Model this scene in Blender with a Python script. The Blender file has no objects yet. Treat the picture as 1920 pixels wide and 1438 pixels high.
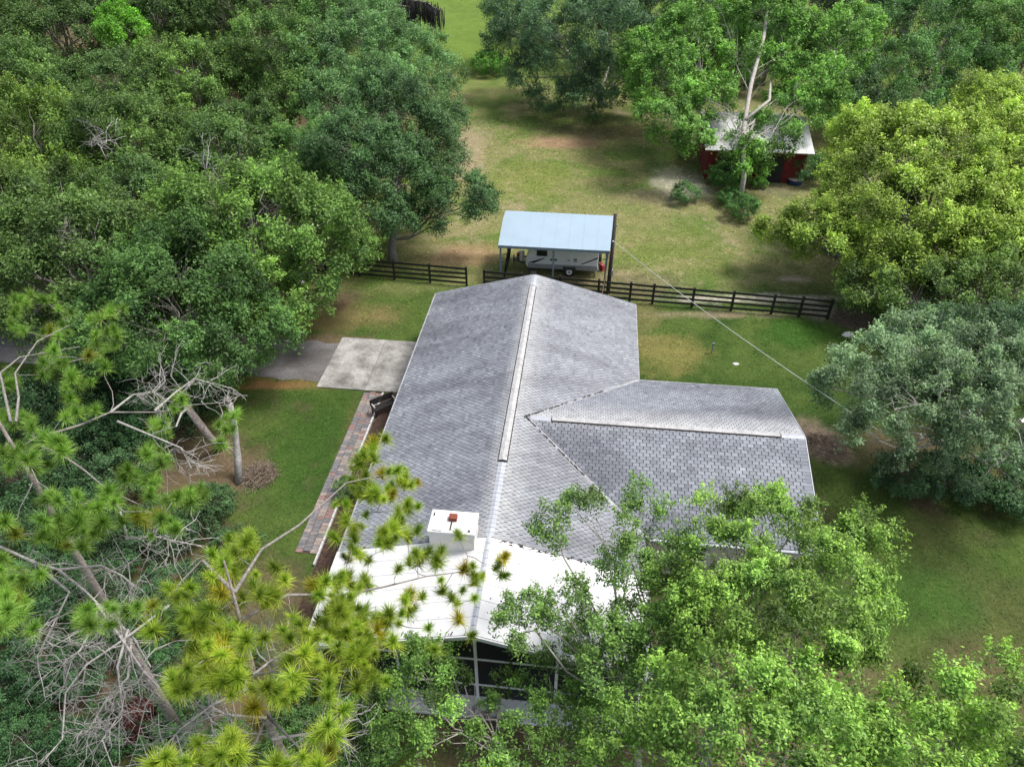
import bpy, math, random
import numpy as np

# ------------------------------------------------------------------ camera, light, exposure
SC = bpy.context.scene
COL = SC.collection
CAM_F, PITCH, ROLL, CAM_H = 1352.84, 0.665, -0.0039, 24.0      # focal length in photo pixels (1920 wide)
HYAW, HX, HY = 0.1136, -0.0833, 22.9003                        # the house's turn and place

cd = bpy.data.cameras.new('camera')
cd.sensor_width = 36.0
cd.lens = 36.0 * CAM_F / 1920.0
cd.clip_end = 3000.0
cam = bpy.data.objects.new('camera', cd)
COL.objects.link(cam)
cam.location = (0, 0, CAM_H)
cam.rotation_mode = 'QUATERNION'
from mathutils import Euler, Matrix, Vector
cam.rotation_quaternion = (Matrix.Rotation(math.pi / 2 - PITCH, 3, 'X') @ Matrix.Rotation(ROLL, 3, 'Z')).to_quaternion()
SC.camera = cam

SUN_EL, SUN_AZ = math.radians(62), math.radians(80)            # azimuth from +Y towards +X
w = bpy.data.worlds.new('World'); SC.world = w; w.use_nodes = True
nt = w.node_tree; nt.nodes.clear()
sky = nt.nodes.new('ShaderNodeTexSky'); sky.sky_type = 'NISHITA'; sky.sun_disc = False
sky.sun_elevation = SUN_EL; sky.sun_rotation = SUN_AZ
sky.air_density = 1.0; sky.dust_density = 4.0; sky.ozone_density = 1.0
hs = nt.nodes.new('ShaderNodeHueSaturation'); hs.inputs['Saturation'].default_value = 0.6
bg = nt.nodes.new('ShaderNodeBackground'); bg.inputs['Strength'].default_value = 0.095
wo = nt.nodes.new('ShaderNodeOutputWorld')
nt.links.new(sky.outputs[0], hs.inputs['Color']); nt.links.new(hs.outputs[0], bg.inputs['Color']); nt.links.new(bg.outputs[0], wo.inputs['Surface'])

sl = bpy.data.lights.new('sun', 'SUN'); sl.energy = 1.5; sl.angle = math.radians(16); sl.color = (1.0, 0.97, 0.93)
so = bpy.data.objects.new('sun', sl); COL.objects.link(so)
sdir = Vector((math.sin(SUN_AZ) * math.cos(SUN_EL), math.cos(SUN_AZ) * math.cos(SUN_EL), math.sin(SUN_EL)))
so.rotation_euler = (-sdir).to_track_quat('-Z', 'Y').to_euler(); so.location = (20, 10, 60)

SC.view_settings.view_transform = 'Standard'; SC.view_settings.look = 'None'
SC.view_settings.gamma = 1.0; SC.view_settings.use_curve_mapping = False
SC.view_settings.exposure = 1.3
SC.cycles.max_bounces = 4; SC.cycles.diffuse_bounces = 2; SC.cycles.glossy_bounces = 1
SC.cycles.transmission_bounces = 2; SC.cycles.transparent_max_bounces = 6

# ------------------------------------------------------------------ geometry of the photograph
_c, _s = math.cos(PITCH), math.sin(PITCH)
_fwd = np.array([0, _c, -_s]); _up0 = np.array([0, _s, _c]); _r0 = np.array([1.0, 0, 0])
_R = _r0 * math.cos(ROLL) + _up0 * math.sin(ROLL); _U = -_r0 * math.sin(ROLL) + _up0 * math.cos(ROLL)
def at(px, py, z=0.0):
    """point at height z seen at a pixel of the photograph"""
    d = _fwd + _R * (px - 960) / CAM_F - _U * (py - 719) / CAM_F
    return np.array([0, 0, CAM_H]) + d * ((z - CAM_H) / d[2])
CY, SY = math.cos(HYAW), math.sin(HYAW)
def hw(u, v, z=0.0):
    return np.array([HX + u * CY + v * SY, HY - u * SY + v * CY, z])
def wh(x, y):
    dx, dy = x - HX, y - HY
    return dx * CY - dy * SY, dx * SY + dy * CY

# ------------------------------------------------------------------ materials
MATS = {}
def nodes(name):
    m = bpy.data.materials.new(name); m.use_nodes = True
    t = m.node_tree; b = t.nodes['Principled BSDF']
    MATS[name] = m
    return m, t, b
def N(t, kind, **kw):
    n = t.nodes.new(kind)
    for k, v in kw.items(): setattr(n, k, v)
    return n
def noise(t, scale, detail=4, rough=0.6, vec=None, dist=0.0):
    n = N(t, 'ShaderNodeTexNoise'); n.inputs['Scale'].default_value = scale
    n.inputs['Detail'].default_value = detail; n.inputs['Roughness'].default_value = rough; n.inputs['Distortion'].default_value = dist
    if vec is not None: t.links.new(vec, n.inputs['Vector'])
    return n.outputs['Fac']
def ramp(t, fac, stops):
    r = N(t, 'ShaderNodeValToRGB'); e = r.color_ramp.elements
    while len(e) < len(stops): e.new(0.5)
    for i, (p, c) in enumerate(stops):
        e[i].position = p; e[i].color = (c[0], c[1], c[2], 1) if not isinstance(c, (int, float)) else (c, c, c, 1)
    t.links.new(fac, r.inputs['Fac'])
    return r.outputs['Color']
def mix(t, a, b, fac=0.5, mode='MIX'):
    m = N(t, 'ShaderNodeMix', data_type='RGBA', blend_type=mode)
    for si, v in ((0, fac), (6, a), (7, b)):
        sock = m.inputs[si]
        if hasattr(v, 'is_linked'): t.links.new(v, sock)
        elif isinstance(v, (int, float)): sock.default_value = v if si == 0 else (v, v, v, 1)
        else: sock.default_value = (*v[:3], 1)
    return m.outputs[2]
def bump(t, b, height, strength=0.4, dist=0.02):
    n = N(t, 'ShaderNodeBump'); n.inputs['Strength'].default_value = strength; n.inputs['Distance'].default_value = dist
    t.links.new(height, n.inputs['Height']); t.links.new(n.outputs[0], b.inputs['Normal'])
def pos(t): return N(t, 'ShaderNodeNewGeometry').outputs['Position']
def attr(t, name): return N(t, 'ShaderNodeAttribute', attribute_name=name).outputs['Color']
def ocol(t): return N(t, 'ShaderNodeObjectInfo').outputs['Color']

def simple(name, col, rough=0.6, metal=0.0, spec=0.5, var=0.15, scale=3.0, fine=0.0, fscale=40.0):
    m, t, b = nodes(name)
    p = pos(t)
    c = mix(t, col, ramp(t, noise(t, scale, 5, 0.65, p), [(0.25, 1 - var * 1.6), (0.75, 1 + 0 * var)]), 1.0, 'MULTIPLY')
    if fine:
        c = mix(t, c, ramp(t, noise(t, fscale, 3, 0.7, p), [(0.3, 1 - fine), (0.7, 1.0)]), 1.0, 'MULTIPLY')
    t.links.new(c, b.inputs['Base Color'])
    b.inputs['Roughness'].default_value = rough; b.inputs['Metallic'].default_value = metal
    b.inputs['Specular IOR Level'].default_value = spec
    return m

def leaf_mat(name, rough=0.5, trans=0.3, spec=0.4):
    m, t, b = nodes(name)
    c = mix(t, attr(t, 'tint'), ocol(t), 1.0, 'MULTIPLY')
    t.links.new(c, b.inputs['Base Color'])
    b.inputs['Roughness'].default_value = rough; b.inputs['Specular IOR Level'].default_value = spec
    tr = N(t, 'ShaderNodeBsdfTranslucent'); t.links.new(mix(t, c, (1.25, 1.35, 0.6), 1.0, 'MULTIPLY'), tr.inputs['Color'])
    ms = N(t, 'ShaderNodeMixShader'); ms.inputs[0].default_value = trans
    o = t.nodes['Material Output']
    t.links.new(b.outputs[0], ms.inputs[1]); t.links.new(tr.outputs[0], ms.inputs[2]); t.links.new(ms.outputs[0], o.inputs['Surface'])
    return m
leaf_mat('leaf', 0.5, 0.3, 0.28)
leaf_mat('needle', 0.45, 0.3, 0.4)
leaf_mat('grass', 0.7, 0.3, 0.2)

def bark_mat(name, a, b_, scale=9):
    m, t, b = nodes(name)
    p = pos(t)
    c = ramp(t, noise(t, scale, 6, 0.7, p, 0.6), [(0.3, a), (0.68, b_)])
    t.links.new(c, b.inputs['Base Color']); b.inputs['Roughness'].default_value = 0.9
    bump(t, b, noise(t, scale * 3, 5, 0.7, p), 0.7, 0.03)
    return m
bark_mat('oak_bark', (0.10, 0.085, 0.07), (0.34, 0.32, 0.29))
bark_mat('pale_bark', (0.22, 0.20, 0.17), (0.48, 0.45, 0.40), 5)
bark_mat('pine_bark', (0.13, 0.10, 0.085), (0.40, 0.345, 0.31), 7)
bark_mat('twig_wood', (0.10, 0.088, 0.076), (0.33, 0.305, 0.28), 11)
bark_mat('dead_wood', (0.18, 0.165, 0.15), (0.46, 0.44, 0.415), 6)

# ground: colours come from the real spread of grass, dry grass and soil (attribute), grain from noise
m, t, b = nodes('lawn')
p = pos(t)
c = attr(t, 'soil')
n1 = ramp(t, noise(t, 1.3, 5, 0.7, p), [(0.28, (0.75, 0.78, 0.72)), (0.72, (1.2, 1.16, 1.2))])
n2 = ramp(t, noise(t, 7.0, 7, 0.85, p), [(0.33, (0.55, 0.60, 0.50)), (0.51, 1.0), (0.68, (1.65, 1.5, 1.65))])
c = mix(t, mix(t, c, n1, 1.0, 'MULTIPLY'), n2, 1.0, 'MULTIPLY')
t.links.new(c, b.inputs['Base Color']); b.inputs['Roughness'].default_value = 0.95; b.inputs['Specular IOR Level'].default_value = 0.1
bump(t, b, noise(t, 10, 2, 0.5, p), 0.3, 0.02)

m, t, b = nodes('asphalt')
p = pos(t)
c = ramp(t, noise(t, 0.5, 5, 0.65, p, 0.4), [(0.3, (0.085, 0.075, 0.07)), (0.5, (0.15, 0.15, 0.155)), (0.7, (0.23, 0.23, 0.245))])
c = mix(t, c, ramp(t, noise(t, 14, 4, 0.8, p), [(0.35, (0.6, 0.5, 0.4)), (0.6, 1.0), (0.8, 1.4)]), 1.0, 'MULTIPLY')
t.links.new(c, b.inputs['Base Color']); b.inputs['Roughness'].default_value = 0.9
bump(t, b, noise(t, 40, 4, 0.8, p), 0.5, 0.01)

m, t, b = nodes('concrete')
p = pos(t)
c = ramp(t, noise(t, 0.8, 7, 0.72, p, 0.15), [(0.34, (0.13, 0.12, 0.11)), (0.48, (0.25, 0.24, 0.225)), (0.62, (0.38, 0.37, 0.35))])
c = mix(t, c, ramp(t, noise(t, 9, 5, 0.75, p), [(0.3, 0.7), (0.65, 1.08)]), 1.0, 'MULTIPLY')
t.links.new(c, b.inputs['Base Color']); b.inputs['Roughness'].default_value = 0.85
bump(t, b, noise(t, 30, 4, 0.7, p), 0.3, 0.01)

# shingles: tab tint x stains with their own shape; pale wash attribute below the ridge vents, plus painted sun tone on the right slope
m, t, b = nodes('shingle')
p = pos(t)
tn = N(t, 'ShaderNodeAttribute', attribute_name='tint'); sep = N(t, 'ShaderNodeSeparateColor'); t.links.new(tn.outputs['Color'], sep.inputs[0])
base = mix(t, (0.085, 0.094, 0.112), (0.29, 0.307, 0.34), sep.outputs[0])
mp = N(t, 'ShaderNodeMapping'); mp.inputs['Rotation'].default_value = (0, 0, math.radians(28)); mp.inputs['Scale'].default_value = (0.16, 0.5, 0.3)
t.links.new(p, mp.inputs['Vector'])
st = ramp(t, noise(t, 1.0, 5, 0.62, mp.outputs[0], 0.5), [(0.36, (0.64, 0.63, 0.65)), (0.54, (1.0, 1.0, 1.0)), (0.70, (1.22, 1.22, 1.2))])
c = mix(t, base, st, 1.0, 'MULTIPLY')
c = mix(t, c, ramp(t, noise(t, 25, 4, 0.8, p), [(0.3, 0.72), (0.7, 1.2)]), 1.0, 'MULTIPLY')
wsh = ramp(t, noise(t, 2.2, 4, 0.7, p), [(0.3, 0.35), (0.7, 1.0)])
wf = N(t, 'ShaderNodeMath', operation='MULTIPLY'); t.links.new(wsh, wf.inputs[0]); t.links.new(sep.outputs[1], wf.inputs[1])
c = mix(t, c, (0.50, 0.50, 0.49), wf.outputs[0])
c = mix(t, c, ocol(t), 1.0, 'MULTIPLY')
t.links.new(c, b.inputs['Base Color']); b.inputs['Roughness'].default_value = 0.85; b.inputs['Specular IOR Level'].default_value = 0.35
simple('underlay', (0.07, 0.074, 0.082), 0.9)
simple('ridge_metal', (0.54, 0.535, 0.53), 0.6, var=0.3, scale=5, fine=0.25, fscale=20)
simple('valley_metal', (0.40, 0.41, 0.42), 0.7, var=0.4, scale=3)
simple('debris_and_shade', (0.05, 0.04, 0.035), 0.95, var=0.5, scale=12)  # real debris, also the painted shadow under the ridge vents
simple('white_panel', (0.68, 0.68, 0.68), 0.5, var=0.10, scale=1.1, fine=0.08, fscale=12)
simple('white_paint', (0.78, 0.78, 0.77), 0.55, var=0.10, scale=4)
simple('stucco', (0.74, 0.72, 0.68), 0.85, var=0.12, scale=2, fine=0.1)
simple('cream_wall', (0.60, 0.56, 0.48), 0.85, var=0.12, scale=2, fine=0.08)
simple('cap_gray', (0.42, 0.44, 0.48), 0.5, var=0.2, scale=5)
simple('rust', (0.28, 0.07, 0.035), 0.85, var=0.4, scale=18)
simple('glass_dark', (0.02, 0.025, 0.03), 0.08, var=0.0)
simple('dark_room', (0.03, 0.03, 0.035), 0.9)
simple('black_paint', (0.022, 0.02, 0.019), 0.6, var=0.3, scale=6)
simple('carport_roof', (0.29, 0.38, 0.45), 0.42, metal=0.0, var=0.07, scale=0.8)
simple('carport_steel', (0.20, 0.26, 0.31), 0.5, var=0.25, scale=5)
simple('trailer_white', (0.82, 0.82, 0.82), 0.4, var=0.10, scale=2)
simple('trailer_gray', (0.32, 0.33, 0.35), 0.45, var=0.15, scale=3)
simple('rubber', (0.02, 0.02, 0.02), 0.85)
simple('steel_dark', (0.06, 0.06, 0.065), 0.5)
simple('steel_light', (0.5, 0.5, 0.5), 0.4, metal=0.5)
simple('red_paint', (0.42, 0.035, 0.03), 0.5, var=0.3, scale=5)
simple('barn_red', (0.22, 0.02, 0.028), 0.8, var=0.35, scale=3)
simple('blue_plastic', (0.03, 0.07, 0.20), 0.5)
simple('pole_wood', (0.075, 0.062, 0.055), 0.9, var=0.35, scale=6)
simple('cable', (0.62, 0.62, 0.60), 0.6)
simple('guy_orange', (0.50, 0.30, 0.20), 0.6)
simple('tarp', (0.012, 0.012, 0.014), 0.6)
simple('stone_white', (0.70, 0.68, 0.64), 0.85, var=0.15, scale=8)
simple('mulch', (0.13, 0.075, 0.05), 0.95, var=0.6, scale=9, fine=0.5, fscale=45)
simple('kerb_white', (0.60, 0.59, 0.57), 0.85, var=0.3, scale=5)
simple('brush', (0.26, 0.20, 0.15), 0.95, var=0.4, scale=10)
simple('moss', (0.075, 0.072, 0.07), 0.95, var=0.4, scale=3)
m, t, b = nodes('paver')
p = pos(t)
c = mix(t, ocol(t), ramp(t, noise(t, 7, 5, 0.75, p), [(0.3, 0.55), (0.65, 1.1)]), 1.0, 'MULTIPLY')
t.links.new(c, b.inputs['Base Color']); b.inputs['Roughness'].default_value = 0.9
m, t, b = nodes('screen')
b.inputs['Base Color'].default_value = (0.012, 0.013, 0.016, 1); b.inputs['Roughness'].default_value = 0.7
b.inputs['Alpha'].default_value = 0.85

# ------------------------------------------------------------------ builders
def tag(o, label=None, cat=None, group=None, kind=None):
    if label: o['label'] = label
    if cat: o['category'] = cat
    if group: o['group'] = group
    if kind: o['kind'] = kind
    return o
def empty(name, loc=(0, 0, 0), rz=0.0):
    o = bpy.data.objects.new(name, None); COL.objects.link(o)
    o.location = [float(v) for v in loc]; o.rotation_euler = (0, 0, rz); o.empty_display_size = 0.2
    return o
def link(name, me, mat, parent=None):
    o = bpy.data.objects.new(name, me); COL.objects.link(o)
    if mat and not me.materials: me.materials.append(MATS[mat])
    if parent: o.parent = parent
    return o
class MB:
    def __init__(self): self.v = []; self.f = []
    def add(self, vs, fs):
        k = len(self.v); self.v += [tuple(float(c) for c in q) for q in vs]; self.f += [tuple(i + k for i in q) for q in fs]
        return self
    def box(self, x0, x1, y0, y1, z0, z1):
        return self.add([(x0, y0, z0), (x1, y0, z0), (x1, y1, z0), (x0, y1, z0), (x0, y0, z1), (x1, y0, z1), (x1, y1, z1), (x0, y1, z1)],
                 [(0, 3, 2, 1), (4, 5, 6, 7), (0, 1, 5, 4), (1, 2, 6, 5), (2, 3, 7, 6), (3, 0, 4, 7)])
    def beam(self, a, b_, wd, ht):
        """square bar from a to b, wd wide and ht tall"""
        a = Vector([float(x) for x in a]); b_ = Vector([float(x) for x in b_]); d = (b_ - a).normalized()
        s = d.cross(Vector((0, 0, 1)))
        s = Vector((1, 0, 0)) if s.length < 1e-4 else s.normalized()
        u = s.cross(d).normalized()
        vs = []
        for q in (a, b_):
            for i, j in ((-1, -1), (1, -1), (1, 1), (-1, 1)): vs.append(q + s * (i * wd / 2) + u * (j * ht / 2))
        return self.add(vs, [(0, 1, 2, 3), (7, 6, 5, 4), (0, 4, 5, 1), (1, 5, 6, 2), (2, 6, 7, 3), (3, 7, 4, 0)])
    def slab(self, quad, th):
        """a polygon given by its top outline, th thick downwards"""
        n = len(quad)
        vs = [tuple(q) for q in quad] + [(q[0], q[1], q[2] - th) for q in quad]
        fs = [tuple(range(n)), tuple(range(2 * n - 1, n - 1, -1))] + [(i, i + n, (i + 1) % n + n, (i + 1) % n) for i in range(n)]
        return self.add(vs, fs)
    def prism(self, outline, axis_vec):
        n = len(outline); a = Vector(axis_vec)
        vs = [Vector(q) for q in outline] + [Vector(q) + a for q in outline]
        fs = [tuple(range(n - 1, -1, -1)), tuple(range(n, 2 * n))] + [(i, (i + 1) % n, (i + 1) % n + n, i + n) for i in range(n)]
        return self.add(vs, fs)
    def tube(self, pts, radii, n=6, caps=True):
        pts = [Vector([float(c) for c in q]) for q in pts]
        if isinstance(radii, (int, float)): radii = [radii] * len(pts)
        k = len(self.v); rings = len(pts)
        for i, q in enumerate(pts):
            d = (pts[min(i + 1, rings - 1)] - pts[max(i - 1, 0)])
            d = d.normalized() if d.length > 1e-6 else Vector((0, 0, 1))
            s = d.cross(Vector((0.31, 0.17, 0.93)))
            s = d.cross(Vector((1, 0, 0))) if s.length < 1e-3 else s
            s.normalize(); u = d.cross(s)
            for j in range(n):
                a = 2 * math.pi * j / n
                self.v.append(tuple(q + (s * math.cos(a) + u * math.sin(a)) * radii[i]))
        for i in range(rings - 1):
            for j in range(n):
                self.f.append((k + i * n + j, k + i * n + (j + 1) % n, k + (i + 1) * n + (j + 1) % n, k + (i + 1) * n + j))
        if caps:
            self.f.append(tuple(k + j for j in range(n - 1, -1, -1))); self.f.append(tuple(k + (rings - 1) * n + j for j in range(n)))
        return self
    def mesh(self, name, smooth=False):
        me = bpy.data.meshes.new(name); me.from_pydata(self.v, [], self.f); me.update()
        if smooth:
            me.polygons.foreach_set('use_smooth', [True] * len(me.polygons))
        return me
    def build(self, name, mat, parent=None, smooth=False, bevel=0.0):
        o = link(name, self.mesh(name, smooth), mat, parent)
        if bevel:
            md = o.modifiers.new('bevel', 'BEVEL'); md.width = bevel; md.segments = 2; md.limit_method = 'ANGLE'
        return o
def np_mesh(name, V, nper, cols=None, attr_name='tint'):
    """V: (faces*nper, 3) loose polygons of nper corners; cols: one colour per polygon"""
    V = np.ascontiguousarray(V, dtype=np.float32); nv = len(V); nf = nv // nper
    me = bpy.data.meshes.new(name)
    me.vertices.add(nv); me.vertices.foreach_set('co', V.ravel())
    me.loops.add(nv); me.loops.foreach_set('vertex_index', np.arange(nv, dtype=np.int32))
    me.polygons.add(nf); me.polygons.foreach_set('loop_start', np.arange(0, nv, nper, dtype=np.int32))
    me.update(calc_edges=True)
    if cols is not None:
        a = me.attributes.new(attr_name, 'FLOAT_COLOR', 'POINT')
        c4 = np.ones((nf, 4), np.float32); c4[:, :3] = cols
        a.data.foreach_set('color', np.repeat(c4, nper, axis=0).ravel())
    return me
def vert_cols(me, cols, attr_name='tint'):
    a = me.attributes.new(attr_name, 'FLOAT_COLOR', 'POINT'); c4 = np.ones((len(cols), 4), np.float32); c4[:, :3] = cols
    a.data.foreach_set('color', c4.ravel())
    return me

def vnoise(x, y, seed=0):
    def h(i, j):
        n = (i.astype(np.int64) * 374761393 + j.astype(np.int64) * 668265263 + seed * 69069) & 0x7fffffff
        n = ((n ^ (n >> 13)) * 1274126177) & 0x7fffffff
        return ((n ^ (n >> 16)) & 0xffff) / 65535.0
    i, j = np.floor(x), np.floor(y); fx, fy = x - i, y - j
    fx = fx * fx * (3 - 2 * fx); fy = fy * fy * (3 - 2 * fy)
    return (h(i, j) * (1 - fx) + h(i + 1, j) * fx) * (1 - fy) + (h(i, j + 1) * (1 - fx) + h(i + 1, j + 1) * fx) * fy
def fbm(x, y, seed=0, o=4):
    s = 0; a = 0.5; tot = 0
    for k in range(o):
        s = s + a * vnoise(x * 2 ** k + 17 * k, y * 2 ** k - 9 * k, seed + k); tot += a; a *= 0.55
    return s / tot

# ------------------------------------------------------------------ ground
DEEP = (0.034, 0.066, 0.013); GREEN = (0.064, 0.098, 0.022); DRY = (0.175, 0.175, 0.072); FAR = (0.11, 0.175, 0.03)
TAN = (0.29, 0.23, 0.155); SAND = (0.46, 0.41, 0.36); LITTER = (0.12, 0.085, 0.055); RUSTY = (0.22, 0.115, 0.055)
BLOBS = []   # px, py, half-width m, half-depth m, colour, strength
for q in [(880, 285, 2.2, 7, TAN, .75), (860, 480, 3.2, 1.6, (0.30, 0.20, 0.115), .75), (1060, 268, 4, 1.8, (0.30, 0.19, 0.12), .8), (1130, 250, 6, 2.6, LITTER, .55),
          (1280, 350, 2.2, 3.5, SAND, .65), (1220, 370, 3, 1.5, TAN, .5), (1480, 524, 1.2, .5, (0.42, 0.33, 0.28), .8), (1545, 835, 1.1, 1.5, (0.30, 0.22, 0.17), .9),
          (1590, 600, 1.4, 1.1, (0.20, 0.15, 0.115), .95), (1440, 560, 7, .55, SAND, .7), (1545, 585, 1.2, 1.3, (0.3, 0.26, 0.22), .7), (1340, 590, 6, .4, (0.26, 0.2, 0.14), .6),
          (1250, 660, 2.2, 2.2, (0.17, 0.15, 0.05), .75), (1210, 590, 0.9, 3.0, (0.16, 0.14, 0.06), .6), (1500, 625, 2.4, 1.6, (0.035, 0.085, 0.012), .9), (1420, 690, 3, 1.2, GREEN, .7),
          (640, 590, 4.5, 1.6, (0.17, 0.135, 0.06), .8), (590, 560, 3.5, 1.1, LITTER, .8), (600, 640, 3.5, .7, (0.14, 0.10, 0.065), .85),
          (500, 722, 5, .35, RUSTY, .85), (430, 700, 3, .8, RUSTY, .6), (490, 890, .9, .9, (0.19, 0.10, 0.06), .9), (640, 850, .3, 4, (0.13, 0.09, 0.05), .6),
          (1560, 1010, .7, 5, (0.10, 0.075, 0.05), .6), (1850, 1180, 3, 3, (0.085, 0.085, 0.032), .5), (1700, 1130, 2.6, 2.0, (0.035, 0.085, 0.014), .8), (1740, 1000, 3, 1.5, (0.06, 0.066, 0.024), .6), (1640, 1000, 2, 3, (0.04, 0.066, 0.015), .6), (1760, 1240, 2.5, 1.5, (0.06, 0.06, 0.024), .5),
          (1640, 1280, 2.5, 1.4, LITTER, .5), (1900, 1300, 2, 2, (0.12, 0.09, 0.05), .5), (820, 560, 2, 1, GREEN, .4),
          (1440, 350, 4, 2, (0.17, 0.15, 0.10), .7), (1150, 400, 5, 3, DRY, .5), (1000, 340, 4, 4, (0.15, 0.17, 0.045), .7), (1250, 470, 5, 3, (0.13, 0.15, 0.04), .6),
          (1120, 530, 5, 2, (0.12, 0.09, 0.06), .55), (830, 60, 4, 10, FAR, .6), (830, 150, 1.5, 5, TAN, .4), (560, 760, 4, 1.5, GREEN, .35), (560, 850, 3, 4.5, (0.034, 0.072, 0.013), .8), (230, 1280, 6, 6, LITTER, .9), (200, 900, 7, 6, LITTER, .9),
          (1050, 1400, 6, 3, LITTER, .8), (1350, 1330, 5, 4, LITTER, .7), (1780, 870, 4, 3, LITTER, .75), (1700, 480, 7, 5, LITTER, .7)]:
    c3 = at(q[0], q[1]); BLOBS.append((c3[0], c3[1]) + q[2:])
def soil(x, y):
    n1 = fbm(x * 0.12, y * 0.12, 3); n2 = fbm(x * 0.55, y * 0.55, 11); n3 = fbm(x * 1.7, y * 1.7, 23)
    def col(c): return np.array(c)[None, :]
    def lerp(a, b_, k): return a + (b_ - a) * k[:, None]
    back = np.clip((y - 39.5) / 2.0, 0, 1) * np.clip((105 - y) / 15, 0, 1)
    far = np.clip((y - 82) / 12, 0, 1)
    base = lerp(col(DEEP) + 0 * x[:, None], col(GREEN), np.clip((n2 - 0.4) * 4, 0, 1))
    past = lerp(col((0.10, 0.145, 0.035)) + 0 * x[:, None], col(DRY), np.clip((n2 - 0.36) * 4.2, 0, 1))
    past = lerp(past, col(TAN) + 0 * x[:, None], np.clip((n1 * 0.5 + n3 * 0.5 - 0.55) * 5, 0, 0.5))
    c = lerp(base, past, back)
    c = lerp(c, col(FAR) * (0.7 + 0.5 * n2[:, None]), far)
    wood = np.clip((-x - 13 - 0.10 * np.abs(y - 30)) / 3, 0, 1) * np.clip((y - 41) / 2, 0, 1)
    c = lerp(c, col(LITTER) + 0 * x[:, None], wood * 0.85)
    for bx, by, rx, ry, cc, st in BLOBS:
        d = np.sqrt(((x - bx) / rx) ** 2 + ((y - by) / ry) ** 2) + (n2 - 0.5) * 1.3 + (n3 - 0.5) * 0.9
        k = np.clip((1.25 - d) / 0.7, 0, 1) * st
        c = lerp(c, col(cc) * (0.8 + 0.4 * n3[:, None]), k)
    return c
xs = np.concatenate([np.linspace(-700, -60, 12)[:-1], np.linspace(-60, -24, 25)[:-1], np.linspace(-24, 30, 145)[:-1], np.linspace(30, 60, 25)[:-1], np.linspace(60, 700, 12)])
ys = np.concatenate([np.linspace(-200, 5, 8)[:-1], np.linspace(5, 70, 175)[:-1], np.linspace(70, 140, 80)[:-1], np.linspace(140, 900, 14)])
GX, GY = np.meshgrid(xs, ys); nx, ny = len(xs), len(ys)
gv = np.stack([GX.ravel(), GY.ravel(), np.zeros(nx * ny)], 1)
ii = np.arange(nx * ny).reshape(ny, nx)
gf = np.stack([ii[:-1, :-1], ii[:-1, 1:], ii[1:, 1:], ii[1:, :-1]], -1).reshape(-1, 4)
me = bpy.data.meshes.new('ground'); me.vertices.add(nx * ny); me.vertices.foreach_set('co', gv.astype(np.float32).ravel())
me.loops.add(gf.size); me.loops.foreach_set('vertex_index', gf.astype(np.int32).ravel())
me.polygons.add(len(gf)); me.polygons.foreach_set('loop_start', np.arange(0, gf.size, 4, dtype=np.int32)); me.update(calc_edges=True)
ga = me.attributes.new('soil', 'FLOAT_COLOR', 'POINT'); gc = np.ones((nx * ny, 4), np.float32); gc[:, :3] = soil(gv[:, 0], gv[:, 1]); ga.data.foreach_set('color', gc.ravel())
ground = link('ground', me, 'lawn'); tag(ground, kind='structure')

# blades of grass over the lawns in view
def grass():
    rng = np.random.default_rng(5)
    n = 92000
    y = 9 + 66 * rng.random(n) ** 1.35; x = (rng.random(n) - 0.45) * (24 + y * 0.75)
    k = (np.abs(x) < 30); x, y = x[k], y[k]
    u, v = wh(x, y)
    house = ((np.abs(u) < 5.7) & (v > -11) & (v < 12.1)) | ((u > 0) & (u < 12.2) & (v > -4.6) & (v < 5.3))
    pad = (u > -11.3) & (u < -5.4) & (v > 6.0) & (v < 11.0)
    walk = (u > -8.6) & (u < -5.4) & (v > -9) & (v < 6.2)
    drive = (u < -11) & (v > 6.7) & (v < 10.4)
    s = soil(x, y)
    bare = (s[:, 0] > s[:, 1] * 1.15) & (rng.random(len(x)) < 0.8)
    k = ~(house | pad | walk | drive | bare); x, y, s = x[k], y[k], s[k]; n = len(x)
    ang = rng.random((n, 2)) * 2 * np.pi; h = 0.015 + 0.03 * rng.random((n, 2)); wd = 0.016 + 0.02 * rng.random((n, 2)) + 0.0004 * y[:, None]
    P = np.zeros((n, 2, 3, 3)); lean = rng.normal(0, 0.11, (n, 2, 2))
    lean *= (0.35 + y / 55)[:, None, None]; wd = wd * (0.45 + y / 50)[:, None]
    for j in range(2):
        dx, dy = np.cos(ang[:, j]) * wd[:, j], np.sin(ang[:, j]) * wd[:, j]
        ox, oy = x + rng.normal(0, 0.03, n), y + rng.normal(0, 0.03, n)
        P[:, j, 0] = np.stack([ox - dx, oy - dy, 0 * x - 0.002], 1); P[:, j, 1] = np.stack([ox + dx, oy + dy, 0 * x - 0.002], 1)
        P[:, j, 2] = np.stack([ox + lean[:, j, 0], oy + lean[:, j, 1], h[:, j]], 1)
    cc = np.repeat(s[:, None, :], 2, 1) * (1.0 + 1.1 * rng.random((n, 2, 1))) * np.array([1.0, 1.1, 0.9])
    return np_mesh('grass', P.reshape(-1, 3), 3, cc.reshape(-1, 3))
g = link('grass', grass(), 'grass'); tag(g, 'short patchy green lawn grass around the house and pasture', 'grass', kind='stuff')

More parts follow.
